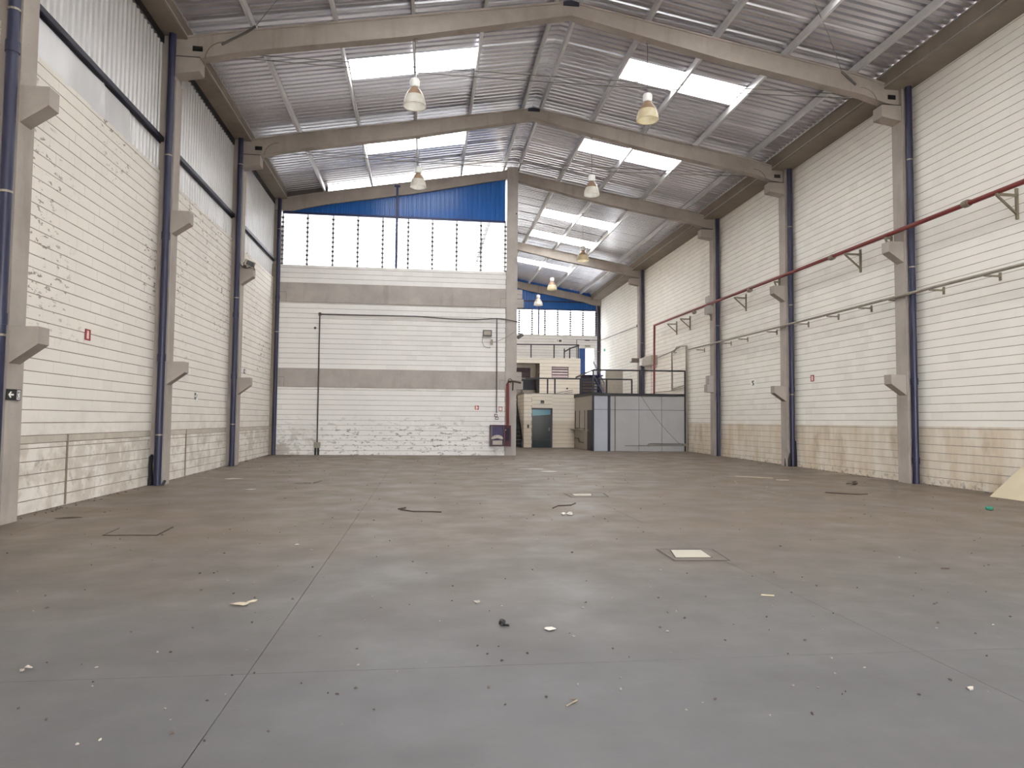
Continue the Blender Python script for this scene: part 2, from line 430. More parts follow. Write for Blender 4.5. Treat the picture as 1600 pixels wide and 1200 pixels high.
# flat patch panels below the girt in the bay nearest the camera, edges lifting
for i, (y0_, y1_, z1_, bend) in enumerate(((11.05, 12.45, 7.74, .02), (12.45, 13.75, 7.74, .05), (13.75, 14.9, 7.72, .03))):
    q = MB(); N = 5
    for k in range(N):
        y_ = y0_ + (y1_ - y0_) * k / (N - 1); d = .005 + bend * (k / (N - 1)) ** 3
        q.v += [(SX + .045 + d, y_, 7.06), (SX + .045 + d * .3, y_, z1_)]
    for k in range(N - 1): q.f.append((2 * k, 2 * k + 2, 2 * k + 3, 2 * k + 1)); q.mi.append(0)
    q.build('patch_panel', 'siding', WL)

# right wall
b = MB(); b.box(XR + .004, XR + WT, Y0, YEND, -.05, 10.30); WR = struct(b.build('wall_right', 'mortar'))
reg = []
ends = YF + [YEND]
for a, c in zip(YF[:-1], YF[1:]): reg.append((a + .48, c + .12, .0 if a < 28 else .08, 10.28))
block_wall(WR, 'paint_right', (XR + .008, 0, 0), (0, 1, 0), (-1, 0, 0), reg)

# rear wall of the main bay, left of the ridge column
YR = 28.62
b = MB(); b.box(XL - .2, 3.26, YR + .004, YR + WT, -.05, 7.62); WB = struct(b.build('wall_rear', 'mortar'))
block_wall(WB, 'paint_rear', (0, YR + .008, 0), (1, 0, 0), (0, -1, 0),
           [(-5.77, 3.24, .06, 2.76), (-5.77, 3.24, 3.49, 6.13), (-5.77, 3.24, 6.90, 7.62)])
for z0_, z1_ in ((2.765, 3.485), (6.135, 6.895)):
    q = MB(); q.box(-5.77, -1.0, YR - .03, YR + .1, z0_, z1_); q.build('concrete_band', 'concrete_grey', WB)
    q = MB(); q.box(-.996, 3.25, YR - .03, YR + .1, z0_, z1_); q.build('concrete_band', 'concrete_grey', WB)
    for x_ in (-5.74, 3.02):
        q = MB(); q.box(x_, x_ + .215, YR - .034, YR + .0, z0_ + .01, z0_ + .37); q.build('bearing_plate', 'concrete_grey', WB)
        q = MB(); q.box(x_ - .012, x_ + .227, YR - .0325, YR - .005, z0_ + .37, z0_ + .385); q.box(x_ + (.215 if x_ < 0 else -.014), x_ + (.229 if x_ < 0 else 0), YR - .0325, YR - .005, z0_, z0_ + .385)
        q.build('bearing_seam', 'mortar_dark', WB)

# front wall behind the camera, with the open loading door the daylight comes through
b = MB()
for a in ((XL - .2, DX0, 0, 12.3), (DX1, XR + .2, 0, 12.3), (DX0, DX1, DZ, 12.3)): b.box(a[0], a[1], Y0 - .2, Y0, a[2], a[3])
struct(b.build('wall_front', 'paint_far'))

# ---------------------------------------------------------------- louvre windows
def louvre_window(name, x0, x1, y, z0, z1, mull, rows, glass='louvre_glass', k_=1.0):
    w_ = struct(empty(name, ((x0 + x1) / 2, y, z0)))
    q = MB(); q.box(x0, x1, y - .03, y + .05, z1 - .05, z1 + .03); q.build('head_rail', 'blue_dark', w_)
    q = MB(); q.box(x0, x1, y - .02, y + .05, z0 - .01, z0 + .015); q.build('sill', 'white_plastic', w_)
    ed = [x0] + mull + [x1]; h = (z1 - .06 - z0 - .02) / rows
    for x in [x0 + .02] + mull + [x1 - .02]:
        q = MB(); q.box(x - .018 * k_, x + .018 * k_, y - .015, y + .03, z0, z1 - .04)
        mu = q.build('mullion', 'dark_conduit', w_)
        q = MB()
        for k in range(rows):
            zz = z0 + .03 + h * k + h * .05
            q.box(x - .045 * k_, x + .045 * k_, y - .05, y + .02, zz - .036, zz + .036)
            q.box(x - .17, x + .17, y - .045, y - .03, zz - .008, zz + .006)
        stuff(q.build('louvre_clip', 'dark_conduit', mu))
    for a, c in zip(ed, ed[1:]):
        q = MB(); hw = (c - a) / 2 - .018
        q.add([(-hw, -.030, 0), (hw, -.030, 0), (hw, .035, h * 1.05), (-hw, .035, h * 1.05)], [(0, 1, 2, 3)])
        me = q.mesh('louvre_pane', glass)
        for k in range(rows):
            ob = bpy.data.objects.new('louvre_pane', me); COL.objects.link(ob); ob.location = ((a + c) / 2, y, z0 + .02 + h * k); attach(ob, w_)
    return w_
louvre_window('window_1', -5.75, 3.22, YR + .08, 7.62, 9.74, [-4.77, -3.77, -2.79, -1.80, -.78, .20, 1.19, 2.19], 11)
# blue sheeting between the window head and the rafter
BX0, BX1 = -5.72, 3.14
def zb(x): return zt(x) - .30
n_ = 0
x = BX0
BL = WB
while x < BX1 - .05:
    L = min(1.14, BX1 - x); q = MB(); k = 6; pts = []
    for i in range(int(round(L / .19))):
        p = .19; a = x + i * p
        pts += [(a, 0), (a + .11, 0), (a + .125, -.025), (a + .175, -.025)]
    pts.append((x + L, 0)); m_ = len(pts)
    q.add([(a, YR + .10 + d, 9.72) for a, d in pts] + [(a, YR + .10 + d, max(9.76, zb(a))) for a, d in pts], [(i, i + 1, m_ + i + 1, m_ + i) for i in range(m_ - 1)])
    o = q.build('blue_sheet', 'blue_sheet', WB); o['label'] = 'blue corrugated sheet under the rafter'
    x += 1.14
# steel post in front of the window
q = MB(); q.box(-1.29, -1.20, YR - .045, YR + .05, 7.62, 11.02); q.box(-1.36, -1.13, YR - .05, YR - .045, 10.93, 11.02)
one(q, 'window_post', 'blue_dark', 'slender grey-blue steel post crossing the tall louvred window up to the sloping beam', 'post')

# ---------------------------------------------------------------- far wall (behind the mezzanine)
YE = 49.52
b = MB(); b.box(3.4, 10.9, YE + .004, YE + WT, -.05, 7.66); b.box(10.9, 12.05, YE + .004, YE + WT, 6.76, 7.66); b.box(12.05, 12.7, YE + .004, YE + WT, -.05, 7.66); b.box(10.9, 12.05, YE + .004, YE + WT, -.05, 4.70)
WE = struct(b.build('wall_end', 'mortar'))
block_wall(WE, 'paint_rear', (0, YE + .008, 0), (1, 0, 0), (0, -1, 0), [(3.5, 10.9, 2.96, 7.66), (10.9, 12.05, 6.76, 7.66), (12.05, 12.3, 2.96, 7.66)], n_parts=0)
louvre_window('window_2', 3.6, 12.2, YE + .08, 7.66, 9.50, [4.72, 5.64, 6.58, 7.51, 8.44, 9.37, 10.30, 11.23], 11, 'louvre_glass_far', 2.0)
x = 3.55
while x < 12.2:
    L = min(1.14, 12.25 - x)
    q = corrugated((x, YE + .12, 9.48), (1, 0, 0), (0, 0, 1), (0, -1, 0), L, 1.0, .19, .025)
    q.v = [(p[0], p[1], p[2] if p[2] < 9.6 else zs(p[0]) + .02) for p in q.v]
    o = q.build('blue_sheet', 'blue_sheet', WE); o['label'] = 'blue corrugated sheet above the far window'
    x += 1.14
q = MB(); q.box(3.55, 12.3, YE + .02, YE + .07, 10.02, 10.10); q.build('girt', 'navy', WE)
q = MB(); q.box(7.93, 8.03, YE - .05, YE + .05, 7.66, 11.0)
one(q, 'window_post', 'blue_dark', 'thin steel post in the middle of the far louvred window', 'post')
# side wall of the rear hall, behind the ridge column
b = MB(); b.box(3.30, 3.48, 29.02, YEND, -.05, 11.9); struct(b.build('wall_side', 'paint_far'))

# ---------------------------------------------------------------- roof: sheets, skylights, purlins, gutters
CE = struct(empty('ceiling', (RX, 20, 11)))
br_l = [Y0 + 1.14 * k for k in range(0, 28)]
br_l = [18.88 - 1.14 * k for k in range(23, 0, -1)] + [18.88 + 1.14 * k for k in range(0, 10)]
br_l[-1] = 29.12
br_r = br_l + [30.13, 31.13, 32.14, 33.14, 34.36, 35.63, 36.90, 38.20, 39.49, 40.78, 42.06, 43.35, 44.50, 45.75, 47.0, 48.3, 49.70]
sky_l = [round(v, 2) for v in (18.88, 24.58, 13.18, 7.48, 1.78, -3.92)]
sky_r = sky_l + [33.14, 36.90, 43.35]
def slope_piece(name, mat, y0_, y1_, xa, xb):
    xa_, xb_ = sorted((xa, xb)); nrib = 5
    q = MB(); L = y1_ - y0_; p = L / nrib; prof = []
    for i in range(nrib): prof += [(y0_ + i * p, 0), (y0_ + (i + .56) * p, 0), (y0_ + (i + .63) * p, .06), (y0_ + (i + .93) * p, .06)]
    prof.append((y1_ + .02, 0)); m_ = len(prof)
    q.add([(xa_, y, zs(xa_) + d) for y, d in prof] + [(xb_, y, zs(xb_) + d) for y, d in prof], [(i, m_ + i, m_ + i + 1, i + 1) for i in range(m_ - 1)])
    return q.build(name, mat, CE)
for brk, skyl, xe, s0, s1 in ((br_l, sky_l, -5.72, -2.18, 1.37), (br_r, sky_r, 11.94, 9.05, 5.60)):
    for a, c in zip(brk, brk[1:]):
        if round(a, 2) in skyl:
            slope_piece('roof_sheet', 'roof_steel', a, c, xe, s0); slope_piece('skylight_sheet', 'skylight', a, c, s0, s1); slope_piece('roof_sheet', 'roof_steel', a, c, s1, RX)
        else: slope_piece('roof_sheet', 'roof_steel', a, c, xe, RX)
q = MB()   # ridge cap on top
q.prism([(RX - .3, zs(RX - .3) + .08), (RX, zs(RX) + .085), (RX + .3, zs(RX + .3) + .08), (RX + .3, zs(RX + .3) + .10), (RX, zs(RX) + .11), (RX - .3, zs(RX - .3) + .10)], 1, br_l[0], 49.7)
q.build('ridge_cap', 'roof_steel', CE)
PX_L = [-4.10, -2.22, -.39, 1.37, 3.13]; PX_R = [3.67, 5.44, 7.22, 9.08, 10.97]
for xs_, ylim in ((PX_L, 29.0), (PX_R, 49.6)):
    fr = [br_l[0]] + [y for y in YF[3:] if y < ylim + .6]
    for x in xs_:
        for a, c in zip(fr, fr[1:]):
            a_ = a + (.33 if a > 5 else 0); c_ = c + .33 if c < 49 else 49.6
            z0_ = zt(x) - .005; z1_ = zs(x) - .004; sgn = 1 if x > RX else -1; t_ = .006; wf = .07
            poly = [(x, z0_), (x + wf * sgn, z0_), (x + wf * sgn, z0_ + .02), (x + (wf - t_) * sgn, z0_ + .02), (x + (wf - t_) * sgn, z0_ + t_), (x + t_ * sgn, z0_ + t_), (x + t_ * sgn, z1_ - t_), (x + wf * sgn, z1_ - t_ - SL * wf), (x + wf * sgn, z1_ - SL * wf), (x, z1_)]
            q = MB(); q.prism(poly, 1, a_, c_)
            q.build('purlin', 'purlin', CE)
# gutter beams, one length per bay
def gutter(x_wall, x_in, a, c):
    s = 1 if x_in > x_wall else -1
    q = MB(); q.prism([(x_wall - .25 * s, 10.24), (x_in, 10.24), (x_in, zs(x_in) - .004), (x_in - .08 * s, zs(x_in) - .02), (x_in - .08 * s, 10.33), (x_wall - .17 * s, 10.33), (x_wall - .17 * s, 10.6), (x_wall - .25 * s, 10.6)], 1, a, c)
    o = q.build('gutter_beam', 'gutter_concrete', CE)
    q = MB(); q.box(min(x_in, x_in + .012 * s), max(x_in, x_in + .012 * s), a, c, 10.30, 10.315); q.box(min(x_in - .05 * s, x_in + .03 * s), max(x_in - .05 * s, x_in + .03 * s), a, c, zs(x_in) - .02, zs(x_in) - .012); q.build('drip_edge', 'flashing', o)
    return o
for a, c in zip(YF[:-1], YF[1:]):
    if c < 28.7: gutter(XL, -5.58, a + .3, c + .297)
    gutter(XR, 11.80, a + .3, c + .297)

# ---------------------------------------------------------------- concrete columns
def corbel_l(x0, x1, z_top, z_mid, z_low): return [(x0, z_low), (x1, z_mid), (x1, z_top), (x0, z_top)]
def column(name, label, side, k, lower=True, upper=True, boxes=False, head=True, extras=()):
    y = YF[k + 1]; zf = fz(y) - .04
    if side == 'L': xw, xf, xo, s = XL - .19, -5.76, -5.385, 1
    else: xw, xf, xo, s = XR + .19, 12.20, 11.785, -1
    t = thing(name, label, 'column', (xw, y + .28, 0))
    y0_, y1_ = y + .09, y + .50
    q = MB(); q.box(min(xw, xf), max(xw, xf), y0_, y1_, zf, 9.20); q.box(min(xw, xf - .0), max(xw, xf - .06 * s), y0_, y1_, 9.20, 10.24)
    q.build('shaft', 'concrete', t)
    if boxes:
        for z0_, z1_, w_ in ((2.78, 3.12, .29), (3.13, 3.30, .22), (3.31, 3.49, .22), (6.15, 6.50, .26), (6.64, 6.92, .22)):
            q = MB(); q.box(min(xf, xf + w_ * s), max(xf, xf + w_ * s), y0_ + .03, y1_ - .03, z0_, z1_); q.build('bearing_block', 'concrete_grey', t)
    else:
        for ok, (zt_, zm, zl) in ((lower, (2.76, 2.52, 2.20)), (upper, (6.20, 5.93, 5.63))):
            if ok:
                q = MB(); q.prism(corbel_l(xf - .05 * s, xo, zt_, zm, zl), 1, y0_ + .03, y1_ - .10); q.build('corbel', 'concrete', t)
    if head:
        xh = -5.27 if side == 'L' else 11.66
        q = MB(); q.prism([(xf - .1 * s, 9.36), (xh, 9.47), (xh, 9.80), (xf - .1 * s, 9.80)], 1, y0_ + .02, y1_ - .02)
        h = q.build('head_block', 'concrete', t)
        q = MB(); q.prism([(xf - .05 * s, 9.785), (xh + .004 * s, 9.785), (xh + .004 * s, 9.803), (xf - .05 * s, 9.803)], 1, y0_ + .014, y1_ - .014); q.build('bearing_pad', 'black', h)
    return t
column('concrete_column', 'concrete column at the picture edge on the patched sheeting side, arrow sign on it', 'L', 2)
column('concrete_column', 'concrete column with two plain corbels between the two widest side-sheeted bays', 'L', 3)
column('concrete_column', 'concrete column carrying a floodlight on its upper corbel, facing the block wall', 'L', 4)
column('concrete_column', 'concrete corner column without corbels where the louvred window wall begins', 'L', 5, False, False, head=False)
column('concrete_column', 'tallest-looking concrete column on the red-pipe wall, beside the leaning board', 'R', 3)
column('concrete_column', 'concrete column with two tapered corbels on the red-pipe wall, torn black foot', 'R', 4)
column('concrete_column', 'concrete column with stacked square bearing blocks on the red-pipe wall', 'R', 5, boxes=True)
column('concrete_column', 'concrete column rising behind the grey partition office, floodlight beside it', 'R', 6, False, False)
column('concrete_column', 'distant concrete column at the corner beside the blue doorway', 'R', 7, False, False, head=False)
t = thing('concrete_column', 'square full-height concrete column under the roof ridge, red riser pipe beside it', 'column', (3.475, 28.8, 0))
q = MB(); q.box(3.25, 3.70, 28.55, 29.0, 0, 11.98); q.build('shaft', 'concrete_grey', t)
for z0_, z1_, w_ in ((2.78, 3.12, .28), (3.13, 3.30, .22), (3.31, 3.49, .22), (6.15, 6.50, .28), (6.52, 6.70, .22), (6.71, 6.90, .22)):
    q = MB(); q.box(3.70, 3.70 + w_, 28.62, 28.95, z0_, z1_); q.build('bearing_block', 'concrete_grey', t)
q = MB(); q.lathe([(0, 0), (.03, 0), (.03, .02), (0, .02)], 10); q.v = [(3.64 + a, 28.55 - c, 10.05 + b_) for a, b_, c in q.v]; q.build('bolt_hole', 'black', t)

# ---------------------------------------------------------------- rafters
def rafter_half(side, y0_, y1_, x_apex, parent, x_end=None, end_z=9.80):
    xe = (XL + .02 if side < 0 else XR - .02) if x_end is None else x_end
    top = [(x_apex + (xe - x_apex) * k / 6, 0) for k in range(7)]; top = [(x, zt(x) if abs(x - RX) < 8.95 else min(zt(x), 10.24 + .0)) for x, _ in top]
    bot = []
    for k in range(15):
        x = x_apex + (xe - x_apex) * k / 14; d = abs(x - RX)
        dep = .36 + .16 * min(1, d / 4.0)
        z = zt(x) - dep
        if d > 8.0: z = z + (end_z - z) * min(1, (d - 8.0) / .75)
        bot.append((x, z))
    poly = top + bot[::-1]
    q = MB(); q.prism(poly, 1, y0_, y1_); o = q.build('rafter', 'concrete', parent)
    # shallow top flange
    q = MB(); q.prism([(x, z - .055) for x, z in top] + [(x, z - .004) for x, z in top[::-1]], 1, y0_ - .025, y1_ + .025); q.build('rafter_flange', 'concrete', o)
    return o
def frame(k, label):
    y = YF[k + 1]; t = thing('roof_beam', label, 'beam', (RX, y + .34, 11.4))
    for s in (-1, 1): rafter_half(s, y + .20, y + .46, RX, t)
    q = MB(); q.prism([(RX - .20, zt(RX) - .13), (RX - .20, zt(RX) - .04), (RX, zt(RX) + .0), (RX + .20, zt(RX) - .04), (RX + .20, zt(RX) - .13)], 1, y + .165, y + .20); q.build('apex_plate', 'navy', t)
    for xa in (-5.35, 12.0):
        q = MB(); q.box(xa - .11, xa + .11, y + .19, y + .2, 9.98, 10.10); q.build('slot', 'black', t)
    # curved recess line at each end
    for s, xa in ((1, -5.18), (-1, 11.60)):
        q = MB(); q.tube([(xa + s * (.45 - .45 * math.cos(a)), y + .198, 9.83 + .42 * math.sin(a)) for a in [i * math.pi / 14 for i in range(8)]], .012, 5); q.build('haunch_groove', 'mortar_dark', t)
    return t
frame(3, 'sloping precast concrete roof beam with apex plate, crossing highest in the picture')
frame(4, 'sloping precast concrete roof beam, second one back, meeting under the ridge')
y = YF[6]
t = thing('roof_beam', 'concrete roof beam above the blue sheeting and louvred window', 'beam', (-1.2, y, 10.8)); rafter_half(-1, y + .0, y + .26, 3.25, t, end_z=9.79)
q = MB(); q.box(-5.7, -4.0, y + .05, y + .08, 10.2, 10.75); q.v = [(p[0], p[1], zt(p[0]) - .02 if p[2] < 10.5 else zs(p[0])) for p in q.v]; q.build('closer_plate', 'dark_conduit', t)
t = thing('roof_beam', 'concrete roof beam running from the ridge column down to the red-pipe wall', 'beam', (8, y, 10.8)); rafter_half(1, y + .15, y + .41, 3.70, t)
y = YF[7]; t = thing('roof_beam', 'pale concrete roof beam over the partition office roof terrace', 'beam', (8, y, 10.8)); rafter_half(1, y + .15, y + .41, 3.5, t)
y = YF[8]; t = thing('roof_beam', 'farthest concrete roof beam, in front of the far blue sheeting', 'beam', (8, y, 10.8)); rafter_half(1, y - .15, y + .0, 3.5, t)

# tie rods and bracing
def sag(a, b, d, n=14): return [tuple(Vector(a).lerp(Vector(b), i / n) - Vector((0, 0, d * 4 * (i / n) * (1 - i / n)))) for i in range(n + 1)]
for k, lab in ((3, 'pair of thin steel tie rods under the highest roof beam'), (4, 'pair of thin steel tie rods under the second roof beam')):
    t = thing('tie_rod', lab, 'tie rod', (RX, YF[k + 1] + .45, 10.2))
    for dy, dz in ((.48, 0), (.53, -.07)):
        q = MB(); q.tube(sag((-5.2, YF[k + 1] + dy, 10.14 + dz), (11.85, YF[k + 1] + dy, 10.2 + dz), .06 + dz * -.8), .011, 5); q.build('rod', 'dark_conduit', t)
q = MB(); q.tube([(-4.82, 16.68, 10.17), (-4.30, 16.70, 10.50), (-4.05, 16.6, 10.62)], .03, 6); q.tube([(-4.05, 16.6, 10.62), (-3.2, 15.5, 10.85), (-2.4, 14.2, 11.0)], .007, 4)
one(q, 'bracing_cable', 'dark_conduit', 'short dark brace and cable on the highest beam near the sheeted wall', 'cable')
q = MB(); q.tube([(10.99, 16.68, 10.30), (10.60, 16.68, 10.62)], .03, 6); q.tube([(10.60, 16.68, 10.62), (9.6, 15.6, 10.90), (8.64, 14.6, 11.05)], .007, 4)
one(q, 'bracing_cable', 'dark_conduit', 'short dark brace and cable on the highest beam near the red-pipe wall', 'cable')

# ---------------------------------------------------------------- downpipes
def downpipe(label, x, k, couplings, brackets, z_top=10.24, r=.078):
    y = YF[k + 1]; t = thing('downpipe', label, 'pipe', (x, y, fz(y)))
    q = MB(); q.tube([(x, y, fz(y) - .02), (x, y, 3.0), (x, y, 6.5), (x, y, z_top)], r, 12); q.build('pipe', 'pipe_blue', t, True)
    for z in couplings:
        q = MB(); q.tube([(x, y, z), (x, y, z + .16)], r + .014, 12); q.build('coupling', 'pipe_blue', t, True)
    for z in brackets:
        q = MB(); q.tube([(x, y, z), (x, y, z + .03)], r + .008, 12); q.build('pipe_clamp', 'galv', t)
    return t
downpipe('blue downpipe at the picture edge beside the arrow sign', -5.83, 2, (2.76, 6.6), (2.6, 4.6, 7.2))
downpipe('blue downpipe on the side-sheeted wall column with two plain corbels', -5.84, 3, (2.75, 5.5), (1.1, 5.6, 7.4))
downpipe('blue downpipe beside the column with the corbel floodlight', -5.84, 4, (2.7, 4.6), (1.3, 5.2, 9.4))
downpipe('purplish blue downpipe in the corner by the louvred window wall', -5.85, 5, (6.2,), (4.9, 9.0))
downpipe('blue downpipe on the red-pipe wall beside the leaning board', 12.33, 3, (2.5, .5), (2.55, 5.5, 8.3))
downpipe('blue downpipe behind the column with the torn black foot', 12.34, 4, (2.55,), (2.45, 5.5, 8.2))
downpipe('blue downpipe at the column with stacked square bearing blocks', 12.34, 5, (2.6,), (2.7, 5.6))
downpipe('blue downpipe rising behind the partition office', 12.34, 6, (), (6.0,))
downpipe('farthest blue downpipe beside the bright doorway', 12.34, 7, (), (6.5,))
# torn black foot wraps
q = MB(); q.tube([(-6.0, 16.54, -.01), (-5.99, 16.53, .2), (-6.01, 16.54, .45), (-6.0, 16.55, .62), (-5.98, 16.54, .68)], [.07, .05, .045, .05, .02], 7); q.tube([(-5.80, 16.44, -.01), (-5.72, 16.50, .02), (-5.70, 16.56, .10)], .03, 6)
one(q, 'pipe_foot_wrap', 'black', 'torn black wrapping at the foot of a blue downpipe, sheeted wall side', 'wrapping')
q = MB(); q.tube([(12.45, 22.56, .02), (12.46, 22.56, .3), (12.45, 22.57, .7), (12.46, 22.57, .9)], [.06, .05, .04, .03], 7); q.tube([(12.24, 22.56, .02), (12.23, 22.56, .25), (12.25, 22.57, .5)], [.06, .05, .01], 7); q.tube([(12.19, 22.75, .02), (12.19, 22.78, .3)], [.04, .01], 6)
one(q, 'pipe_foot_wrap', 'black', 'torn black wrapping at the foot of a blue downpipe, red-pipe wall side', 'wrapping')

# ---------------------------------------------------------------- pendant lamps
def rb(x): return zt(x) - .36 - .16 * min(1, abs(x - RX) / 4.0)      # beam soffit
def lamp(label, x, y, zb_, d, z_hang, shade='lamp_shade'):
    t = thing('pendant_lamp', label, 'lamp', (x, y, zb_)); R = d / 2
    q = MB(); prof = []
    for i in range(13):
        a = i / 12; r = R * (1.0 - .72 * a ** 1.25) if a > .0 else R
        r = R * (.26 + .74 * math.cos(a * math.pi / 2) ** .85) if a < 1 else R * .26
        prof.append((r, .02 + a * .46))
    q.lathe([(R * .97, 0)] + prof, 24, (x, y, zb_)); sh = q.build('shade', shade, t, True)
    q = MB(); q.lathe([(r * 1.006, z + .001) for r, z in prof[6:]], 24, (x, y, zb_)); q.build('reflector', 'lamp_brown', sh, True)
    q = MB(); q.tube([(x + R * math.cos(a), y + R * math.sin(a), zb_ + .01) for a in [i * math.pi / 12 for i in range(25)]], .012, 5, False); q.build('rim', shade, sh, True)
    q = MB(); q.lathe([(0, .47), (.10, .48), (.115, .52), (.12, .64), (.10, .68), (0, .685)], 14, (x, y, zb_)); q.build('ballast_housing', 'lamp_cap', t, True)
    q = MB(); q.lathe([(0, -.02), (.05, -.03), (.055, .1), (.03, .2), (0, .22)], 10, (x, y, zb_ + .16)); q.build('bulb', 'white_plastic', t, True)
    q = MB(); q.tube([(x, y, zb_ + .68), (x, y, z_hang)], .010, 5); q.build('cable', 'dark_conduit', t)
    q = MB(); q.box(x - .05, x + .05, y - .05, y + .05, z_hang - .03, z_hang + .01); q.build('hook_plate', 'galv', t)
lamp('grey-white domed pendant lamp under the highest beam, sheeted wall side', -.36, 16.9, 9.08, .55, rb(-.36), 'lamp_shade_white')
lamp('yellowed domed pendant lamp under the highest beam, red-pipe wall side', 5.47, 16.9, 9.10, .55, rb(5.47))
lamp('domed pendant lamp hanging against the blue sheeting', -.33, 22.95, 9.10, .52, rb(-.33), 'lamp_shade_white')
lamp('domed pendant lamp under the second beam, red-pipe wall side', 5.48, 22.95, 9.12, .52, rb(5.48), 'lamp_shade_white')
lamp('domed pendant lamp in front of the beam over the roof terrace', 7.25, 32.1, 9.02, .57, zt(7.25))
lamp('small distant pendant lamp below the last skylight strip', 7.11, 39.42, 9.0, .55, rb(7.11))
lamp('small white pendant lamp hanging in front of the far blue sheeting', 7.20, 44.9, 8.98, .58, zt(7.2), 'lamp_shade_white')

# ---------------------------------------------------------------- pipes on the red-pipe wall
t = thing('fire_pipe', 'long dark red fire pipe along the white block wall, dropping to the terrace', 'pipe', (12.05, 20, 6.5))
q = MB(); q.tube([(12.05, 4.0, 6.40), (12.05, 12.76, 6.46), (12.05, 22, 6.51), (12.05, 28, 6.57), (12.05, 36.1, 6.62)], .055, 10); q.build('pipe', 'red_pipe', t, True)
q = MB(); q.tube([(12.05, 36.1, 6.65), (12.05, 36.15, 2.95)], .055, 10); q.build('riser', 'red_pipe', t, True)
for y_ in (14.3, 19.6, 25.0, 30.5):
    q = MB(); q.tube([(12.05, y_ - .10, 6.47), (12.05, y_ - .04, 6.47)], .075, 10); q.tube([(12.05, y_ + .04, 6.48), (12.05, y_ + .1, 6.48)], .075, 10); q.tube([(12.05, y_ - .06, 6.475), (12.05, y_ + .06, 6.475)], .085, 10); q.build('pipe_coupling', 'bracket', t, True)
for y_, xw in ((13.4, XR), (17.05, 12.2), (18.85, XR), (23.0, 12.2), (26.2, XR), (28.9, 12.2), (32.1, XR), (33.9, XR)):
    q = MB(); z_ = 6.40
    q.bar((11.98, y_, z_), (xw, y_, z_), .05, .05); q.bar((xw - .03, y_, z_ + .15), (xw - .03, y_, z_ - .52), .05, .05); q.bar((12.0, y_, z_ - .02), (xw - .02, y_, z_ - .42), .04, .04); q.build('wall_bracket', 'bracket', t)
t = thing('wall_conduit', 'long grey galvanised conduit on short brackets below the red fire pipe', 'conduit', (12.15, 20, 4.8))
q = MB(); q.tube([(12.15, 4.0, 4.72), (12.15, 12.9, 4.80), (12.15, 22.4, 4.83), (12.15, 31.7, 4.88)], .038, 8); q.build('pipe', 'galv', t, True)
for y_ in (13.9, 15.6, 17.1, 18.4, 20.0, 21.7, 23.8, 26.1, 27.6, 30.4):
    q = MB(); q.box(12.10, 12.5, y_ - .02, y_ + .02, 4.74, 4.775); q.box(12.47, 12.5, y_ - .03, y_ + .03, 4.66, 4.84); q.build('wall_bracket', 'bracket', t)
t = thing('wall_conduit', 'twin vertical grey conduits beside the partition office corner', 'conduit', (12.4, 32.4, 0))
for dy in (0, .12):
    q = MB(); q.tube([(12.40, 32.32 + dy, .1), (12.40, 32.32 + dy, 5.15)], .03, 8); q.build('pipe', 'galv', t, True)
q = MB(); q.tube([(12.36, 32.3, 5.15), (12.3, 33.4, 5.2), (12.2, 33.6, 4.95), (12.2, 33.2, 4.9)], .028, 6); q.build('bend', 'galv', t, True)
t = thing('wall_conduit', 'grey conduit loop on the wall above the terrace railing', 'conduit', (12.4, 35, 3.2))
q = MB(); q.tube([(12.40, 39.0, 4.82), (12.40, 34.4, 5.07), (12.40, 33.3, 5.18)], .028, 6); q.build('run', 'galv', t, True)
q = MB(); q.tube([(12.40, 34.4, 5.05), (12.40, 34.4, 3.15), (12.40, 32.6, 3.28)], .035, 6); q.build('drop', 'galv', t, True)
q = MB(); q.tube([(12.40, 37.0, 3.10), (12.40, 34.8, 3.08), (12.40, 32.6, 3.17)], .02, 6); q.build('lower_run', 'bracket', t, True)

# ---------------------------------------------------------------- rear wall services
yw = YR - .03
t = thing('wall_conduit', 'dark conduit framing the rear white wall, dropping to a grey box near the floor', 'conduit', (-4.2, yw, 0))
q = MB(); q.tube([(-4.20, yw - .02, 5.65), (-2.0, yw - .02, 5.66), (-.4, yw - .03, 5.67), (1.0, yw - .04, 5.60), (2.0, yw - .04, 5.60), (2.87, yw - .02, 5.67), (3.3, yw - .09, 5.62), (3.66, 28.50, 5.56), (3.76, 28.52, 5.53)], .026, 6); q.build('run', 'dark_conduit', t, True)
q = MB(); q.tube([(-4.20, yw - .02, 5.66), (-4.19, yw - .02, .55)], .028, 6); q.build('drop', 'dark_conduit', t, True)
q = MB(); q.box(-4.25, -4.15, yw - .05, yw + .01, 5.60, 5.72); q.build('elbow_box', 'dark_conduit', t)
q = MB(); q.box(-4.31, -4.07, yw - .1, yw + .01, .36, .58); q.build('junction_box', 'galv', t)
for dx in (-.06, .05):
    q = MB(); q.tube([(-4.19 + dx, yw - .04, .36), (-4.19 + dx, yw - .04, fz(28.6) - .02)], .04, 8); q.build('stub_pipe', 'black', t, True)
q = MB(); q.lathe([(0, 0), (.05, 0), (.05, .04), (0, .05)], 8); q.v = [(-4.37 + a, yw - c + .0, 5.10 + b_) for a, b_, c in q.v]; q.build('cable_gland', 'dark_conduit', t)
t = thing('wall_conduit', 'thin dark conduit dropping to two switch plates beside the fire hose cabinet', 'conduit', (2.9, yw, 1.6))
q = MB(); q.tube([(2.87, yw - .02, 5.66), (2.90, yw - .02, 1.80)], .022, 6); q.build('drop', 'dark_conduit', t, True)
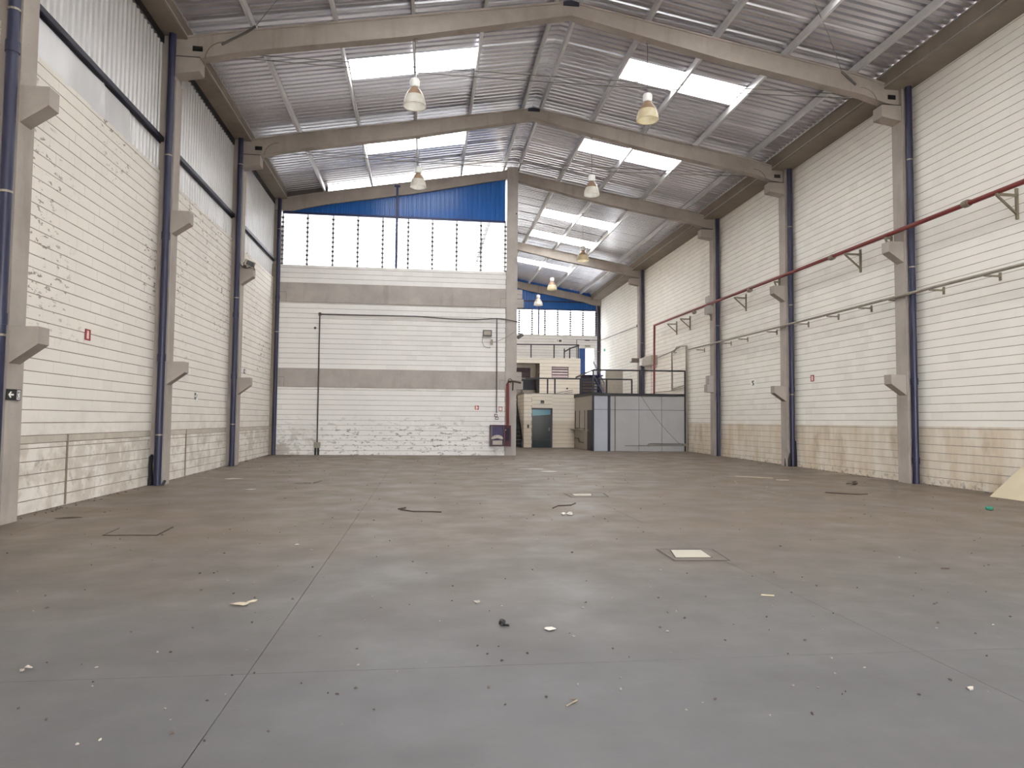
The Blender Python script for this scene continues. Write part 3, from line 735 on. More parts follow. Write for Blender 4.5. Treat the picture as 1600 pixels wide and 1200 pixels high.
for z_, x_ in ((1.70, 2.87), (1.585, 2.91)):
    q = MB(); q.box(x_ - .06, x_ + .06, yw - .045, yw + .01, z_ - .055, z_ + .055); p = q.build('switch_box', 'cab_red', t)
    q = MB(); q.box(x_ - .035, x_ + .035, yw - .05, yw - .045, z_ - .03, z_ + .03); q.build('switch_plate', 'white_plastic', p)
t = thing('floodlight', 'small grey floodlight with looping cable high on the rear white wall', 'floodlight', (2.48, yw, 5.05))
q = MB(); q.box(2.30, 2.66, yw - .16, yw - .02, 4.93, 5.17); q.build('housing', 'dark_conduit', t)
q = MB(); q.box(2.34, 2.62, yw - .165, yw - .155, 4.97, 5.13); q.build('lens', 'galv', t)
q = MB(); q.tube([(2.30, yw - .03, 4.95), (2.27, yw - .02, 4.72), (2.35, yw - .02, 4.52), (2.48, yw - .02, 4.46), (2.62, yw - .02, 4.46)], .008, 5); q.build('cable', 'dark_conduit', t)
q = MB(); q.box(2.63, 2.71, yw - .07, yw + .01, 4.58, 4.80); q.build('ballast', 'galv', t)
q = MB(); q.tube([(2.70, yw - .03, 4.70), (2.85, yw - .03, 4.71), (3.1, yw - .04, 4.83), (3.3, 28.5, 4.92), (3.55, 28.5, 5.1), (3.72, 28.52, 5.27)], .010, 5); q.build('feed_cable', 'galv', t)
t = thing('floodlight', 'grey floodlight sticking out past the ridge column toward the far window', 'floodlight', (3.8, 28.7, 5.0))
q = MB(); q.box(-.13, .13, -.1, .1, -.07, .07); R_ = Matrix.Rotation(-.6, 3, 'Y'); q.v = [tuple(R_ @ Vector(p) + Vector((3.86, 28.75, 4.99))) for p in q.v]; q.build('housing', 'dark_conduit', t)
q = MB(); q.bar((3.69, 28.75, 4.90), (3.8, 28.75, 4.96), .04, .04); q.build('arm', 'dark_conduit', t)
# fire hose cabinet
t = thing('fire_hose_cabinet', 'open dark red fire hose cabinet with folded canvas hose on the rear wall', 'cabinet', (2.95, yw, .45))
x0_, x1_, z0_, z1_ = 2.63, 3.22, .47, 1.32
q = MB(); q.box(x0_, x1_, yw - .02, yw + .01, z0_, z1_); q.build('back', 'cab_in', t)
q = MB()
for a in ((x0_, x0_ + .04, z0_, z1_), (x1_ - .04, x1_, z0_, z1_), (x0_, x1_, z0_, z0_ + .05), (x0_, x1_, z1_ - .04, z1_)): q.box(a[0], a[1], yw - .20, yw, a[2], a[3])
q.build('frame', 'cab_red', t)
q = MB(); q.bar((x1_, yw - .20, .89), (x1_ + .22, yw - .42, .89), .02, .84); d = q.build('door', 'cab_red', t)
q = MB(); q.bar((x1_ + .06, yw - .275, .93), (x1_ + .16, yw - .375, .93), .03, .5); q.build('door_panel', 'navy', d)
q = MB(); q.bar((x1_ + .02, yw - .23, 1.12), (x1_ + .06, yw - .27, 1.12), .03, .05); q.build('latch', 'white_plastic', d)
q = MB(); q.bar((x0_ + .065, yw - .12, .7), (x0_ + .065, yw - .12, 1.28), .015, .015); q.build('rail', 'galv', t)
q = MB()
for i in range(5):
    zz = .53 + i * .035
    q.tube([(x0_ + .10, yw - .15, zz), (x0_ + .12, yw - .185, zz), (x1_ - .12, yw - .185, zz + .01), (x1_ - .10, yw - .15, zz)], .018, 6)
q.tube([(x0_ + .06, yw - .14, .74)] + [(2.92 - .22 * math.cos(a), yw - .15, .74 + .15 * math.sin(a)) for a in [i * math.pi / 8 for i in range(1, 8)]] + [(x1_ - .08, yw - .14, .74)], .03, 6)
q.tube([(2.72, yw - .15, .76), (2.92, yw - .15, .82), (3.12, yw - .15, .76)], .05, 6)
o = q.build('folded_hose', 'hose', None, True); tag(o, 'folded pale canvas fire hose lying inside the open red cabinet', 'hose')
t = thing('fire_riser', 'short red riser pipe with rusty valve between rear wall and ridge column', 'pipe', (3.33, 28.45, 1.3))
q = MB(); q.tube([(3.34, 28.46, 1.20), (3.33, 28.46, 3.0)], .06, 10); q.build('pipe', 'red_pipe', t, True)
q = MB(); q.tube([(3.33, 28.45, 2.98), (3.36, 28.45, 3.08), (3.55, 28.44, 3.10), (3.78, 28.45, 3.06), (3.86, 28.5, 3.04)], .035, 8); q.build('valve_pipe', 'dark_wood', t, True)
q = MB(); q.lathe([(.07, -.02), (.09, 0), (.07, .02)], 12); q.v = [(3.42 + a, 28.40 + c, 3.12 + b_) for a, b_, c in q.v]; q.build('hand_wheel', 'dark_wood', t)
q = MB(); q.tube([(3.54, 28.42, 3.08), (3.53, 28.42, 2.72)], .03, 6); q.build('drain', 'dark_wood', t, True)

# ---------------------------------------------------------------- signs
def plate(o, u, v, w_, h_, d=.006):
    o, u, v = Vector(o), Vector(u), Vector(v); n = u.cross(v)
    q = MB(); vv = [o + u * a + v * b_ + n * c for c in (0, d) for a, b_ in ((-w_ / 2, -h_ / 2), (w_ / 2, -h_ / 2), (w_ / 2, h_ / 2), (-w_ / 2, h_ / 2))]
    q.add(vv, [(4, 5, 6, 7), (3, 2, 1, 0), (0, 1, 5, 4), (1, 2, 6, 5), (2, 3, 7, 6), (3, 0, 4, 7)]); return q
def decal(o, u, v, poly, d):
    o, u, v = Vector(o), Vector(u), Vector(v); n = u.cross(v); q = MB(); k = len(poly)
    vv = [o + u * a + v * b_ + n * d for a, b_ in poly]; q.add(vv, [tuple(range(k))]); return q
# tilted arrow sign on the nearest column
A0, Au, Av = (-5.745, 10.69, 1.80), Vector((0, 1, 0)), Vector((0, .10, .995))
t = thing('exit_sign', 'black exit sign with white arrow and running figure on the nearest column', 'sign', A0)
q = plate(A0, Au, Av, .36, .155); q.build('board', 'sign_black', t)
o = decal(A0, Au, Av, [(-.135, 0), (-.075, .05), (-.055, .032), (-.082, .011), (0, .011), (0, -.011), (-.082, -.011), (-.055, -.032), (-.075, -.05)], .008).build('arrow', 'sign_white', t)
q = MB()
for pl in ([(.07, -.06), (.155, -.06), (.155, .06), (.07, .06)],): pass
fig = decal(A0, Au, Av, [(.075, -.065), (.16, -.065), (.16, -.055), (.085, -.055), (.085, .055), (.15, .055), (.15, -.055), (.16, -.055), (.16, .065), (.075, .065)], .008)
fig.build('door_outline', 'sign_white', t)
fig = decal(A0, Au, Av, [(.095, -.05), (.112, -.05), (.122, -.01), (.135, -.045), (.145, -.04), (.13, .012), (.142, .02), (.125, .03), (.105, .022), (.098, .0), (.108, -.012)], .009)
fig.build('running_figure', 'sign_white', t)
q = MB(); pc = [(.118 + .010 * math.cos(a), .044 + .010 * math.sin(a)) for a in [i * math.pi / 4 for i in range(8)]]
decal(A0, Au, Av, pc, .009).build('figure_head', 'sign_white', t)
def red_sign(label, o, u, v, w_, h_, glyph):
    t = thing('fire_sign', label, 'sign', o)
    plate(o, u, v, w_, h_).build('board', 'sign_red', t)
    for i, (pl, mt) in enumerate(glyph): decal(o, u, v, [(a * w_, b_ * h_) for a, b_ in pl], .0075 + i * .001).build('pictogram', mt, t)
ext = [([(-.22, -.36), (.16, -.36), (.16, .22), (-.0, .26), (-.22, .26 - .1)], 'sign_pink'), ([(-.22, .24), (.14, .24), (.14, .36), (-.22, .36)], 'sign_pink')]
red_sign('red fire extinguisher sign on the flaking block wall beyond the nearest column', (XL + .02, 13.44, 2.97), (0, 1, 0), (0, 0, 1), .21, .20, ext)
frm = [([(-.24, -.36), (.24, -.36), (.24, .36), (-.24, .36)], 'sign_pink')]
red_sign('red framed fire sign alone on the block wall under the red pipe', (XR - .02, 21.5, 2.96), (0, 1, 0), (0, 0, 1), .20, .21, frm) if False else red_sign('red framed fire sign alone on the block wall under the red pipe', (XR - .02, 21.5, 2.96), (0, -1, 0), (0, 0, 1), .20, .21, frm)
arr = [([(-.30, -.42), (.0, -.42), (.42, -.02), (.0, .40), (-.30, .40)], 'sign_pink')]
red_sign('small red arrow sign on the rear wall above the patched blocks', (2.09, yw - .005, 2.01), (1, 0, 0), (0, 0, 1), .16, .16, arr)
red_sign('white fire sign with red border above the open hose cabinet', (3.06, yw - .005, 1.97), (1, 0, 0), (0, 0, 1), .15, .17, [([(-.36, -.36), (.36, -.36), (.36, .36), (-.36, .36)], 'sign_white'), ([(-.12, -.2), (.14, -.2), (.2, .0), (.0, .22), (-.16, .05)], 'sign_pink')])
t = thing('exit_sign', 'little black exit sign with pale arrow on the block wall of the second bay', 'sign', (XL + .02, 19.57, 2.07)); o_ = (XL + .02, 19.57, 2.07)
plate(o_, (0, 1, 0), (0, 0, 1), .30, .19).build('board', 'white_plastic', t)
decal(o_, (0, 1, 0), (0, 0, 1), [(-.145, -.09), (.0, -.09), (.0, .09), (-.145, .09)], .008).build('arrow_field', 'sign_black', t)
decal(o_, (0, 1, 0), (0, 0, 1), [(-.12, 0), (-.08, .045), (-.08, .015), (-.03, .015), (-.03, -.015), (-.08, -.015), (-.08, -.045)][::-1], .009).build('arrow', 'sign_white', t)
decal(o_, (0, 1, 0), (0, 0, 1), [(.04, -.06), (.07, -.06), (.09, .0), (.11, .05), (.06, .07), (.05, .0)], .008).build('running_figure', 'dark_conduit', t)
t = thing('exit_sign', 'small white sign with a black curved mark, on the red-pipe wall', 'sign', (XR - .02, 25.65, 3.03)); o_ = (XR - .02, 25.65, 3.03)
plate(o_, (0, -1, 0), (0, 0, 1), .42, .20).build('board', 'sign_white', t)
q = MB(); q.tube([(XR - .035, 25.58, 3.09), (XR - .035, 25.66, 3.10), (XR - .035, 25.70, 3.06), (XR - .035, 25.66, 3.02), (XR - .035, 25.60, 2.99), (XR - .035, 25.62, 2.95), (XR - .035, 25.70, 2.95)], .018, 5); q.build('mark', 'sign_black', t)
t = thing('wall_notice', 'tiny dark notice on the white block wall between the corner columns', 'sign', (XL + .02, 24.55, 3.07)); plate((XL + .02, 24.55, 3.07), (0, 1, 0), (0, 0, 1), .18, .15).build('board', 'dark_conduit', t)
decal((XL + .02, 24.55, 3.07), (0, 1, 0), (0, 0, 1), [(-.05, -.04), (.05, -.04), (.05, .04), (-.05, .04)], .009).build('print', 'white_plastic', t)
# number sign on the far wall: a bar and a dark square of small strokes
t = thing('wall_notice', 'white board with dark bar and dark block marks on the far wall', 'sign', (9.5, YE - .02, 7.25))
plate((9.5, YE - .012, 7.25), (1, 0, 0), (0, 0, 1), .45, .26).build('board', 'sign_white', t)
decal((9.5, YE - .012, 7.25), (1, 0, 0), (0, 0, 1), [(-.17, -.08), (-.13, -.08), (-.13, .09), (-.17, .09)], .008).build('bar', 'dark_conduit', t)
decal((9.5, YE - .012, 7.25), (1, 0, 0), (0, 0, 1), [(-.05, -.09), (.15, -.09), (.15, .07), (-.05, .07)], .008).build('block_mark', 'dark_conduit', t)

# ---------------------------------------------------------------- corbel floodlight
t = thing('floodlight', 'dented grey floodlight resting on a column corbel by the sheeted wall', 'floodlight', (-5.55, 22.7, 6.2))
q = MB(); q.box(-.15, .15, -.12, .12, -.09, .09); R_ = Matrix.Rotation(.35, 3, 'Y') @ Matrix.Rotation(.4, 3, 'Z'); q.v = [tuple(R_ @ Vector(p) + Vector((-5.52, 22.72, 6.33))) for p in q.v]; q.build('housing', 'galv', t)
q = MB(); q.box(-.12, .12, -.13, -.118, -.07, .07); q.v = [tuple(R_ @ Vector(p) + Vector((-5.52, 22.72, 6.33))) for p in q.v]; q.build('lens', 'black', t)
q = MB(); q.tube([(-5.78, 22.64, 6.3), (-5.72, 22.60, 6.22), (-5.60, 22.57, 6.16), (-5.45, 22.58, 6.20), (-5.38, 22.62, 6.32), (-5.36, 22.66, 6.12)], .012, 5); q.build('cable', 'black', t)
q = MB(); q.box(-5.70, -5.62, 22.68, 22.8, 6.2, 6.36); q.build('mount', 'dark_conduit', t)

# ---------------------------------------------------------------- partition office (grey panels) with roof terrace
BXF, BX0_, BX1_, BZ = 32.6, 7.85, 12.44, 2.82
T = thing('partition_office', 'grey panelled partition office with black posts beside the white block wall', 'office', (10.1, 34.5, .1))
q = MB(); q.box(BX0_ + .03, BX1_, BXF + .06, 36.6, .06, .09); q.build('plinth', 'seam', T)
def panel(x0_, x1_, z0_, z1_, mat):
    q = MB(); q.box(x0_ + .010, x1_ - .010, BXF, BXF + .05, z0_ + .010, z1_ - .010); return q.build('wall_panel', mat, T)
q = MB(); q.box(BX0_, BX1_, BXF + .03, BXF + .045, .09, 2.70); q.build('seam_backing', 'seam', T)
for x0_, x1_, mt in ((7.93, 8.60, 'grey_panel_lit'), (8.72, 8.94, 'grey_panel'), (8.97, 10.11, 'grey_panel'), (10.11, 11.24, 'grey_panel'), (11.24, 12.37, 'grey_panel')):
    panel(x0_, x1_, .07, 2.06, mt); panel(x0_, x1_, 2.06, 2.72, mt)
for x_, w_ in ((BX0_, .08), (8.61, .10), (12.36, .08)):
    q = MB(); q.box(x_, x_ + w_, BXF - .02, BXF + .07, .05, BZ); q.build('post', 'navy', T)
q = MB(); q.box(8.945, 8.965, BXF - .01, BXF + .02, .07, 2.72); q.build('cover_strip', 'bracket', T)
q = MB(); q.box(BX0_ - .04, BX1_ + .03, BXF - .05, BXF + .06, 2.72, 2.84); q.box(BX0_ - .04, BX0_ + .06, BXF + .06, 36.6, 2.72, 2.90); q.build('roof_edge', 'black_steel', T)
q = MB(); q.box(BX0_, BX1_ + .03, BXF + .06, 36.6, 2.76, 2.84); q.build('roof_deck', 'concrete_grey', T)
# side facing the hall: upper panel, counter window, lower panel, dark door
q = MB(); q.box(BX0_, BX0_ + .04, BXF + .12, 36.5, 2.04, 2.72); q.build('side_panel', 'beige_panel', T)
q = MB(); q.box(BX0_, BX0_ + .04, 34.12, 36.5, .08, 1.08); q.build('side_panel', 'beige_panel', T)
q = MB(); q.box(BX0_ + .01, BX0_ + .03, 34.3, 36.35, 1.12, 2.04); w_ = q.build('counter_window', 'beige_panel', T)
for y_ in (36.42, 35.4, 34.20):
    q = MB(); q.box(BX0_ - .01, BX0_ + .05, y_ - .03, y_ + .03, 1.08, 2.04); q.build('window_bar', 'navy', w_)
q = MB(); q.box(BX0_ - .02, BX0_ + .05, 34.15, 36.45, 1.95, 2.0) if False else q.box(BX0_ + .0, BX0_ + .045, 34.15, 36.45, 1.10, 1.16); q.build('window_bar', 'black', w_)
q = MB(); q.box(BX0_ - .22, BX0_ + .2, 34.1, 36.65, 1.05, 1.09); q.build('counter', 'bracket', T)
q = MB(); q.box(BX0_ + .01, BX0_ + .04, 32.75, 33.7, .08, 2.04); d = q.build('door', 'navy', T)
q = MB(); q.box(BX0_ - .02, BX0_ + .01, 33.55, 33.62, 1.0, 1.12); q.build('handle', 'galv', d)
q = MB(); q.box(BX0_ - .005, BX0_ + .045, 33.7, 34.12, .08, 2.04); q.build('side_panel', 'beige_panel', T)
q = MB(); q.tube([(BX0_ - .02, 36.4, .62), (BX0_ - .02, 35.5, .62), (BX0_ - .02, 35.3, .45), (BX0_ - .02, 34.4, .45)], .03, 6); q.build('low_conduit', 'dark_conduit', T)
one(MB().box(BX0_ - .16, BX0_ - .02, 34.3, 34.9, 1.092, 1.12), 'paper_sheet', 'paper', 'white papers left on the partition office counter', 'paper')
t = thing('wall_conduit', 'horizontal dark conduit with small box low on the grey office panels', 'conduit', (11, BXF, .4))
q = MB(); q.tube([(9.42, BXF - .04, .36), (12.5, BXF - .06, .38)], .022, 6); q.build('lower_pipe', 'bracket', t, True)
q = MB(); q.tube([(10.6, BXF - .04, .45), (12.28, BXF - .05, .45)], .022, 6); q.build('upper_pipe', 'dark_conduit', t, True)
q = MB(); q.box(10.54, 10.66, BXF - .08, BXF, .33, .45); q.build('box', 'galv', t)
q = MB(); q.box(12.27, 12.40, BXF - .10, BXF - .02, .36, .48); q.build('box', 'galv', t)
q = MB(); q.tube(sag((10.22, BXF - .012, 2.72), (12.12, BXF - .02, .46), .16), .008, 4)
one(q, 'hanging_cable', 'dark_conduit', 'thin grey cable slanting down across the grey office panels', 'cable')

# railings
def railing(label, runs, posts, z_top, z_bot, mat='black_steel', r=.03, loc=None):
    t = thing('railing', label, 'railing', loc or posts[0] + (z_bot,))
    for a in runs:
        q = MB()
        for p0, p1 in zip(a, a[1:]): q.bar(p0, p1, r * 1.6, r * 2)
        q.build('top_rail', mat, t)
    for x_, y_ in posts:
        q = MB(); q.box(x_ - r, x_ + r, y_ - r, y_ + r, z_bot, z_top); q.build('post', mat, t)
    return t
railing('black railing along the roof edge of the grey partition office', [[(7.88, 36.4, 3.80), (7.88, 32.62, 3.93), (12.42, 32.62, 3.95)]], [(7.88, 32.62), (10.16, 32.62), (12.41, 32.62)], 3.93, 2.84, r=.035)
railing('black balcony railing above the glass door room', [[(5.22, 36.62, 3.73), (10.99, 36.62, 3.75)]], [(6.40, 36.62), (6.79, 36.62), (8.16, 36.62), (8.24, 36.62), (9.59, 36.62), (10.97, 36.62)], 3.74, 2.92, r=.035)
t = railing('black railing on top of the upper storey in front of the far wall', [[(4.0, 39.25, 5.78), (8.66, 39.25, 5.84)], [(8.66, 39.25, 5.80), (8.40, 40.3, 5.75), (8.15, 41.0, 5.6)]], [(4.6, 39.25), (5.90, 39.25), (7.22, 39.25), (8.62, 39.25), (8.36, 40.4), (8.16, 41.0)], 5.80, 5.06)

# ---------------------------------------------------------------- block room with the glass door (below the balcony)
RY = 36.6
b = MB()
for a in ((5.16, 5.57, .05, 2.90), (6.67, 7.84, .05, 2.90), (5.57, 6.67, 2.17, 2.90)): b.box(a[0], a[1], RY + .004, RY + .15, a[2], a[3])
WO = struct(b.build('wall_office', 'mortar'))
block_wall(WO, 'paint_far', (0, RY + .008, 0), (1, 0, 0), (0, -1, 0), [(5.15, 5.57, .1, 2.92), (6.67, 7.86, .1, 2.92), (5.57, 6.67, 2.17, 2.92)], n_parts=60)
b = MB(); b.box(5.154, 5.30, RY + .15, 39.2, .05, 2.90); WS = struct(b.build('wall_office_side', 'mortar'))
block_wall(WS, 'paint_far', (5.158, 0, 0), (0, 1, 0), (-1, 0, 0), [(RY, 39.2, .1, 2.92)], n_parts=0)
b = MB(); b.box(5.15, 12.46, RY + .0, 45.0, 2.86, 2.96); b.box(3.5, 5.15, 40.8, 45.0, 2.86, 2.96); struct(b.build('floor_terrace', 'concrete_grey'))
D = struct(empty('door_1', (6.12, RY, .1)))
q = MB(); q.box(5.57, 6.67, RY + .03, RY + .10, 2.10, 2.17); q.box(6.60, 6.67, RY + .03, RY + .1, .1, 2.17); q.box(5.57, 5.60, RY + .03, RY + .1, .1, 2.17); q.build('frame', 'navy', D)
q = MB(); q.box(5.60, 6.60, RY + .06, RY + .075, .1, 2.10); l_ = q.build('glass_leaf', 'dark_glass', D)
q = MB(); q.box(6.49, 6.52, RY + .03, RY + .06, .98, 1.14); q.build('handle', 'galv', l_)
q = MB(); q.box(5.60, 6.60, RY + .05, RY + .06, .50, .52); q.build('mid_rail', 'navy', l_)
q = MB(); q.box(5.58, 6.58, RY + .055, RY + .0595, 1.83, 2.09); q.v = [(p[0], p[1], p[2] - .08 * (6.58 - p[0]) * (p[2] < 2)) for p in q.v]
o = q.build('teal_film', NT('teal_film').done(lin((70, 128, 146)), .15), l_); o['label'] = 'teal tinted upper strip'
t = thing('wall_lamp', 'small black wall lamp above the tinted glass door', 'lamp', (6.11, RY, 2.49))
q = MB(); q.prism([(-.08, 0), (.08, 0), (.10, .09), (.06, .16), (-.08, .16)], 1, -.14, 0); q.v = [(6.11 + a, RY - .01 + b_, 2.41 + c) for a, b_, c in q.v]; q.build('housing', 'black', t)
q = MB(); q.box(6.05, 6.18, RY - .158, RY - .148, 2.45, 2.49); q.build('lens', 'bracket', t)
t = thing('wall_switch', 'small dark switch box beside the tinted glass door', 'switch', (5.38, RY, 1.2))
q = MB(); q.box(5.33, 5.42, RY - .05, RY, 1.12, 1.29); q.build('box', 'dark_wood', t); q = MB(); q.box(5.35, 5.40, RY - .055, RY - .05, 1.21, 1.27); q.build('rocker', 'black', t)
# dark steel stair rising beside the room
t = thing('steel_stair', 'dark enclosed steel stair climbing beside the glass door room, behind the ridge column', 'stair', (4.7, 38.5, .1))
for x_ in (4.2, 5.05):
    q = MB(); q.prism([(36.72, .1), (36.72, .55), (39.6, 2.92), (40.6, 2.92), (40.6, .1)], 0, x_, x_ + .05); q.build('side_plate', 'black_steel', t)
for i in range(13):
    q = MB(); q.box(4.25, 5.05, 36.75 + i * .235, 36.75 + (i + 1) * .235 + .02, .28 + i * .205, .31 + i * .205); q.build('tread', 'navy', t)

# ---------------------------------------------------------------- upper storey
UY = 39.2
b = MB()
for a in ((3.5, 4.4, 2.96, 5.04), (6.39, 7.08, 2.96, 5.04), (8.05, 8.73, 2.96, 5.04), (4.4, 6.39, 4.74, 5.04), (7.08, 8.05, 2.96, 3.95), (7.08, 8.05, 4.57, 5.04)): b.box(a[0], a[1], UY + .004, UY + .15, a[2], a[3])
b.box(8.62, 8.73, UY + .15, 43.0, 2.96, 5.04)
WU = struct(b.build('wall_upper', 'mortar'))
block_wall(WU, 'paint_far', (0, UY + .008, 0), (1, 0, 0), (0, -1, 0), [(3.5, 4.4, 2.96, 5.06), (6.39, 7.08, 2.96, 5.06), (8.05, 8.74, 2.96, 5.06), (4.4, 6.39, 4.74, 5.06), (7.08, 8.05, 2.96, 3.95), (7.08, 8.05, 4.57, 5.06)], n_parts=0)
b = MB(); b.box(3.5, 8.73, UY + .15, 43.0, 4.94, 5.05); struct(b.build('roof_upper', 'concrete_grey'))
b = MB(); b.box(3.5, 8.7, 41.2, 41.3, 2.96, 4.94); b.box(6.5, 6.6, UY + .15, 41.2, 2.96, 4.94); struct(b.build('wall_upper_room', 'paint_far'))
def louvre_vent(label, x0_, x1_, y, z0_, z1_, n, dark='vent', pale='vent_pale'):
    t = thing('louvre_vent', label, 'vent', ((x0_ + x1_) / 2, y, z0_))
    q = MB(); q.box(x0_, x1_, y + .04, y + .06, z0_, z1_); q.build('backing', dark, t)
    q = MB()
    for a in ((x0_, x0_ + .025, z0_, z1_), (x1_ - .025, x1_, z0_, z1_), (x0_, x1_, z1_ - .05, z1_), (x0_, x1_, z0_, z0_ + .03)): q.box(a[0], a[1], y - .01, y + .05, a[2], a[3])
    q.build('frame', dark, t); h = (z1_ - z0_) / n
    for i in range(n):
        q = MB(); q.add([(x0_ + .02, y, z0_ + h * i + .03), (x1_ - .02, y, z0_ + h * i + .03), (x1_ - .02, y + .03, z0_ + h * i + h * .72), (x0_ + .02, y + .03, z0_ + h * i + h * .72)], [(0, 1, 2, 3)]); q.build('slat', pale, t)
louvre_vent('mauve louvred vent with pale slats in the cream upper wall', 7.08, 8.04, UY + .0, 3.96, 4.57, 4)
louvre_vent('dim louvred vent on the back wall inside the upper opening', 4.8, 6.15, 41.14, 4.0, 4.62, 5, 'cab_red', 'vent')
t = thing('counter_board', 'dark navy board leaning inside the upper opening behind the balcony railing', 'board', (5.9, 40.6, 2.96))
q = MB(); q.box(5.55, 6.38, 40.55, 40.62, 3.28, 3.92); q.build('board', 'desk', t)
q = MB(); q.box(5.52, 6.42, 40.5, 40.64, 3.92, 3.97); q.build('top_edge', 'galv', t)
q = MB(); q.box(5.6, 6.3, 40.56, 40.66, 2.97, 3.28); q.build('base', 'beige_panel', t)
one(MB().box(6.30, 6.39, UY + .02, UY + .14, 2.96, 4.2), 'door_edge', 'black', 'dark narrow door edge at the side of the upper opening', 'door')
q = MB(); q.lathe([(0, 0), (.05, 0), (.05, .05), (0, .06)], 10); q.v = [(7.97 + a, UY - .0 - c, 3.34 + b_) for a, b_, c in q.v]
one(q, 'wall_socket', 'dark_wood', 'small round dark socket on the cream upper wall', 'socket')
q = MB(); q.tube([(7.0, UY - .03, 3.0), (8.15, UY - .03, 3.22), (8.3, UY - .03, 3.25)], .014, 5); q.tube([(7.4, UY - .03, 3.0), (8.2, UY - .03, 3.12), (8.3, UY - .03, 3.13)], .012, 5)
one(q, 'loose_cable', 'dark_conduit', 'two thin cables sloping along the foot of the cream upper wall', 'cable')

# blue stair to the far doorway
t = thing('blue_stair', 'blue steel stair with open treads climbing to the far doorway', 'stair', (10.6, 45.5, 2.96))
n = 8; y0_, y1_, z0_, z1_ = 44.4, 47.6, 2.96, 4.70
for i in range(n):
    f = (i + 1) / n; q = MB(); q.box(10.05, 11.5, y0_ + (y1_ - y0_) * f - .30, y0_ + (y1_ - y0_) * f, z0_ + (z1_ - z0_) * f - .05, z0_ + (z1_ - z0_) * f); q.build('tread', 'blue_dark', t)
for x_ in (10.0, 11.5):
    q = MB(); q.bar((x_, y0_ - .1, z0_ + .05), (x_, y1_, z1_ - .05), .05, .22); q.build('stringer', 'blue_dark', t)
    q = MB(); q.bar((x_, y0_ + .1, z0_ + 1.0), (x_, y1_, z1_ + .95), .05, .05); q.build('handrail', 'pipe_blue', t)
    for f in (.05, .5, .98):
        q = MB(); yy = y0_ + (y1_ - y0_) * f; zz = z0_ + (z1_ - z0_) * f; q.box(x_ - .02, x_ + .02, yy - .02, yy + .02, zz, zz + 1.0); q.build('baluster', 'blue_dark', t)
q = MB(); q.box(9.9, 12.2, 47.5, 49.5, 4.62, 4.70); q.build('landing', 'blue_dark', t)
D = struct(empty('door_2', (11.5, YE, 4.7)))
q = MB(); q.box(10.9, 10.94, YE - .02, YE + .2, 4.7, 6.76); q.box(12.01, 12.05, YE - .02, YE + .2, 4.7, 6.76); q.box(10.9, 12.05, YE - .02, YE + .2, 6.72, 6.76); q.build('frame', 'white_plastic', D)
q = MB(); q.box(10.94, 11.40, YE - .06, YE - .02, 4.7, 6.72); l_ = q.build('blue_leaf', 'door_blue', D); l_['label'] = 'blue door leaf standing beside the bright opening'
q = MB(); q.box(11.34, 11.37, YE - .10, YE - .06, 5.65, 5.78); q.build('handle', 'galv', l_)
t = thing('wall_conduit', 'thin conduit turning from above the far doorway along the white end wall', 'conduit', (10.8, YE, 7))
q = MB(); q.tube([(10.75, YE - .03, 5.1), (10.75, YE - .03, 7.35), (12.2, YE - .04, 7.33), (12.40, 49.0, 7.3), (12.42, 40.3, 7.15)], .02, 6); q.build('run', 'dark_conduit', t, True)
q = MB(); q.box(11.35, 11.7, YE - .06, YE - .0, 7.28, 7.36); q.build('box', 'dark_conduit', t)
q = MB(); q.lathe([(0, -.09), (.07, -.06), (.07, .07), (0, .09)], 10, (12.38, 40.15, 7.14))
one(q, 'wall_camera', 'black', 'small black camera where the thin wall conduit ends', 'camera')
t = thing('wall_notice', 'small grey plate above the bright far doorway', 'sign', (11.5, YE, 6.9)); q = MB(); q.box(11.35, 11.75, YE - .03, YE, 6.86, 6.95); q.build('board', 'galv', t)
t = thing('wall_notice', 'tiny grey-green sign beside the distant corner column', 'sign', (12.48, 48.2, 6.5)); q = MB(); q.box(12.45, 12.49, 48.1, 48.4, 6.42, 6.6); q.build('board', 'green', t)
# low block partition beside the stair
b = MB(); b.box(11.22, 12.30, 43.0, 43.15, 2.96, 4.66); WP = struct(b.build('wall_partition', 'mortar')); block_wall(WP, 'beige_panel', (0, 43.0, 0), (1, 0, 0), (0, -1, 0), [(11.22, 12.30, 2.96, 4.66)], n_parts=0)
# floodlight and boxes on the column behind the office
t = thing('floodlight', 'grey floodlight with pale face beside the column behind the office', 'floodlight', (11.9, 39.0, 5.0))
q = MB(); q.box(11.62, 12.1, 38.98, 39.16, 4.88, 5.12); q.build('housing', 'dark_conduit', t)
q = MB(); q.box(11.50, 11.66, 38.96, 39.1, 4.92, 5.12); q.build('lens', 'white_plastic', t)
q = MB(); q.box(12.05, 12.25, 39.0, 39.1, 4.92, 4.98); q.build('arm', 'bracket', t)
t = thing('electric_box', 'beige electrical box with white label on the wall behind the red riser', 'electrical box', (12.4, 38, 4.9))
q = MB(); q.box(12.15, 12.49, 36.9, 38.6, 4.62, 5.12); q.build('box', 'beige_panel', t)
q = MB(); q.box(12.10, 12.16, 38.5, 38.9, 4.68, 5.08); q.build('label_plate', 'white_plastic', t)
q = MB(); q.tube([(12.47, 37.9, 4.62), (12.47, 37.9, 2.98)], .010, 5); q.tube([(12.47, 37.5, 4.62), (12.47, 37.5, 2.98)], .010, 5); q.build('wires', 'sign_red', t)
t = thing('electric_box', 'small grey wall box seen through the office roof railing', 'electrical box', (12.4, 39.9, 3.4))
q = MB(); q.box(12.40, 12.49, 39.7, 40.1, 3.28, 3.58); q.build('box', 'galv', t); q = MB(); q.box(12.39, 12.40, 39.75, 39.95, 3.33, 3.5); q.build('cover', 'dark_conduit', t)

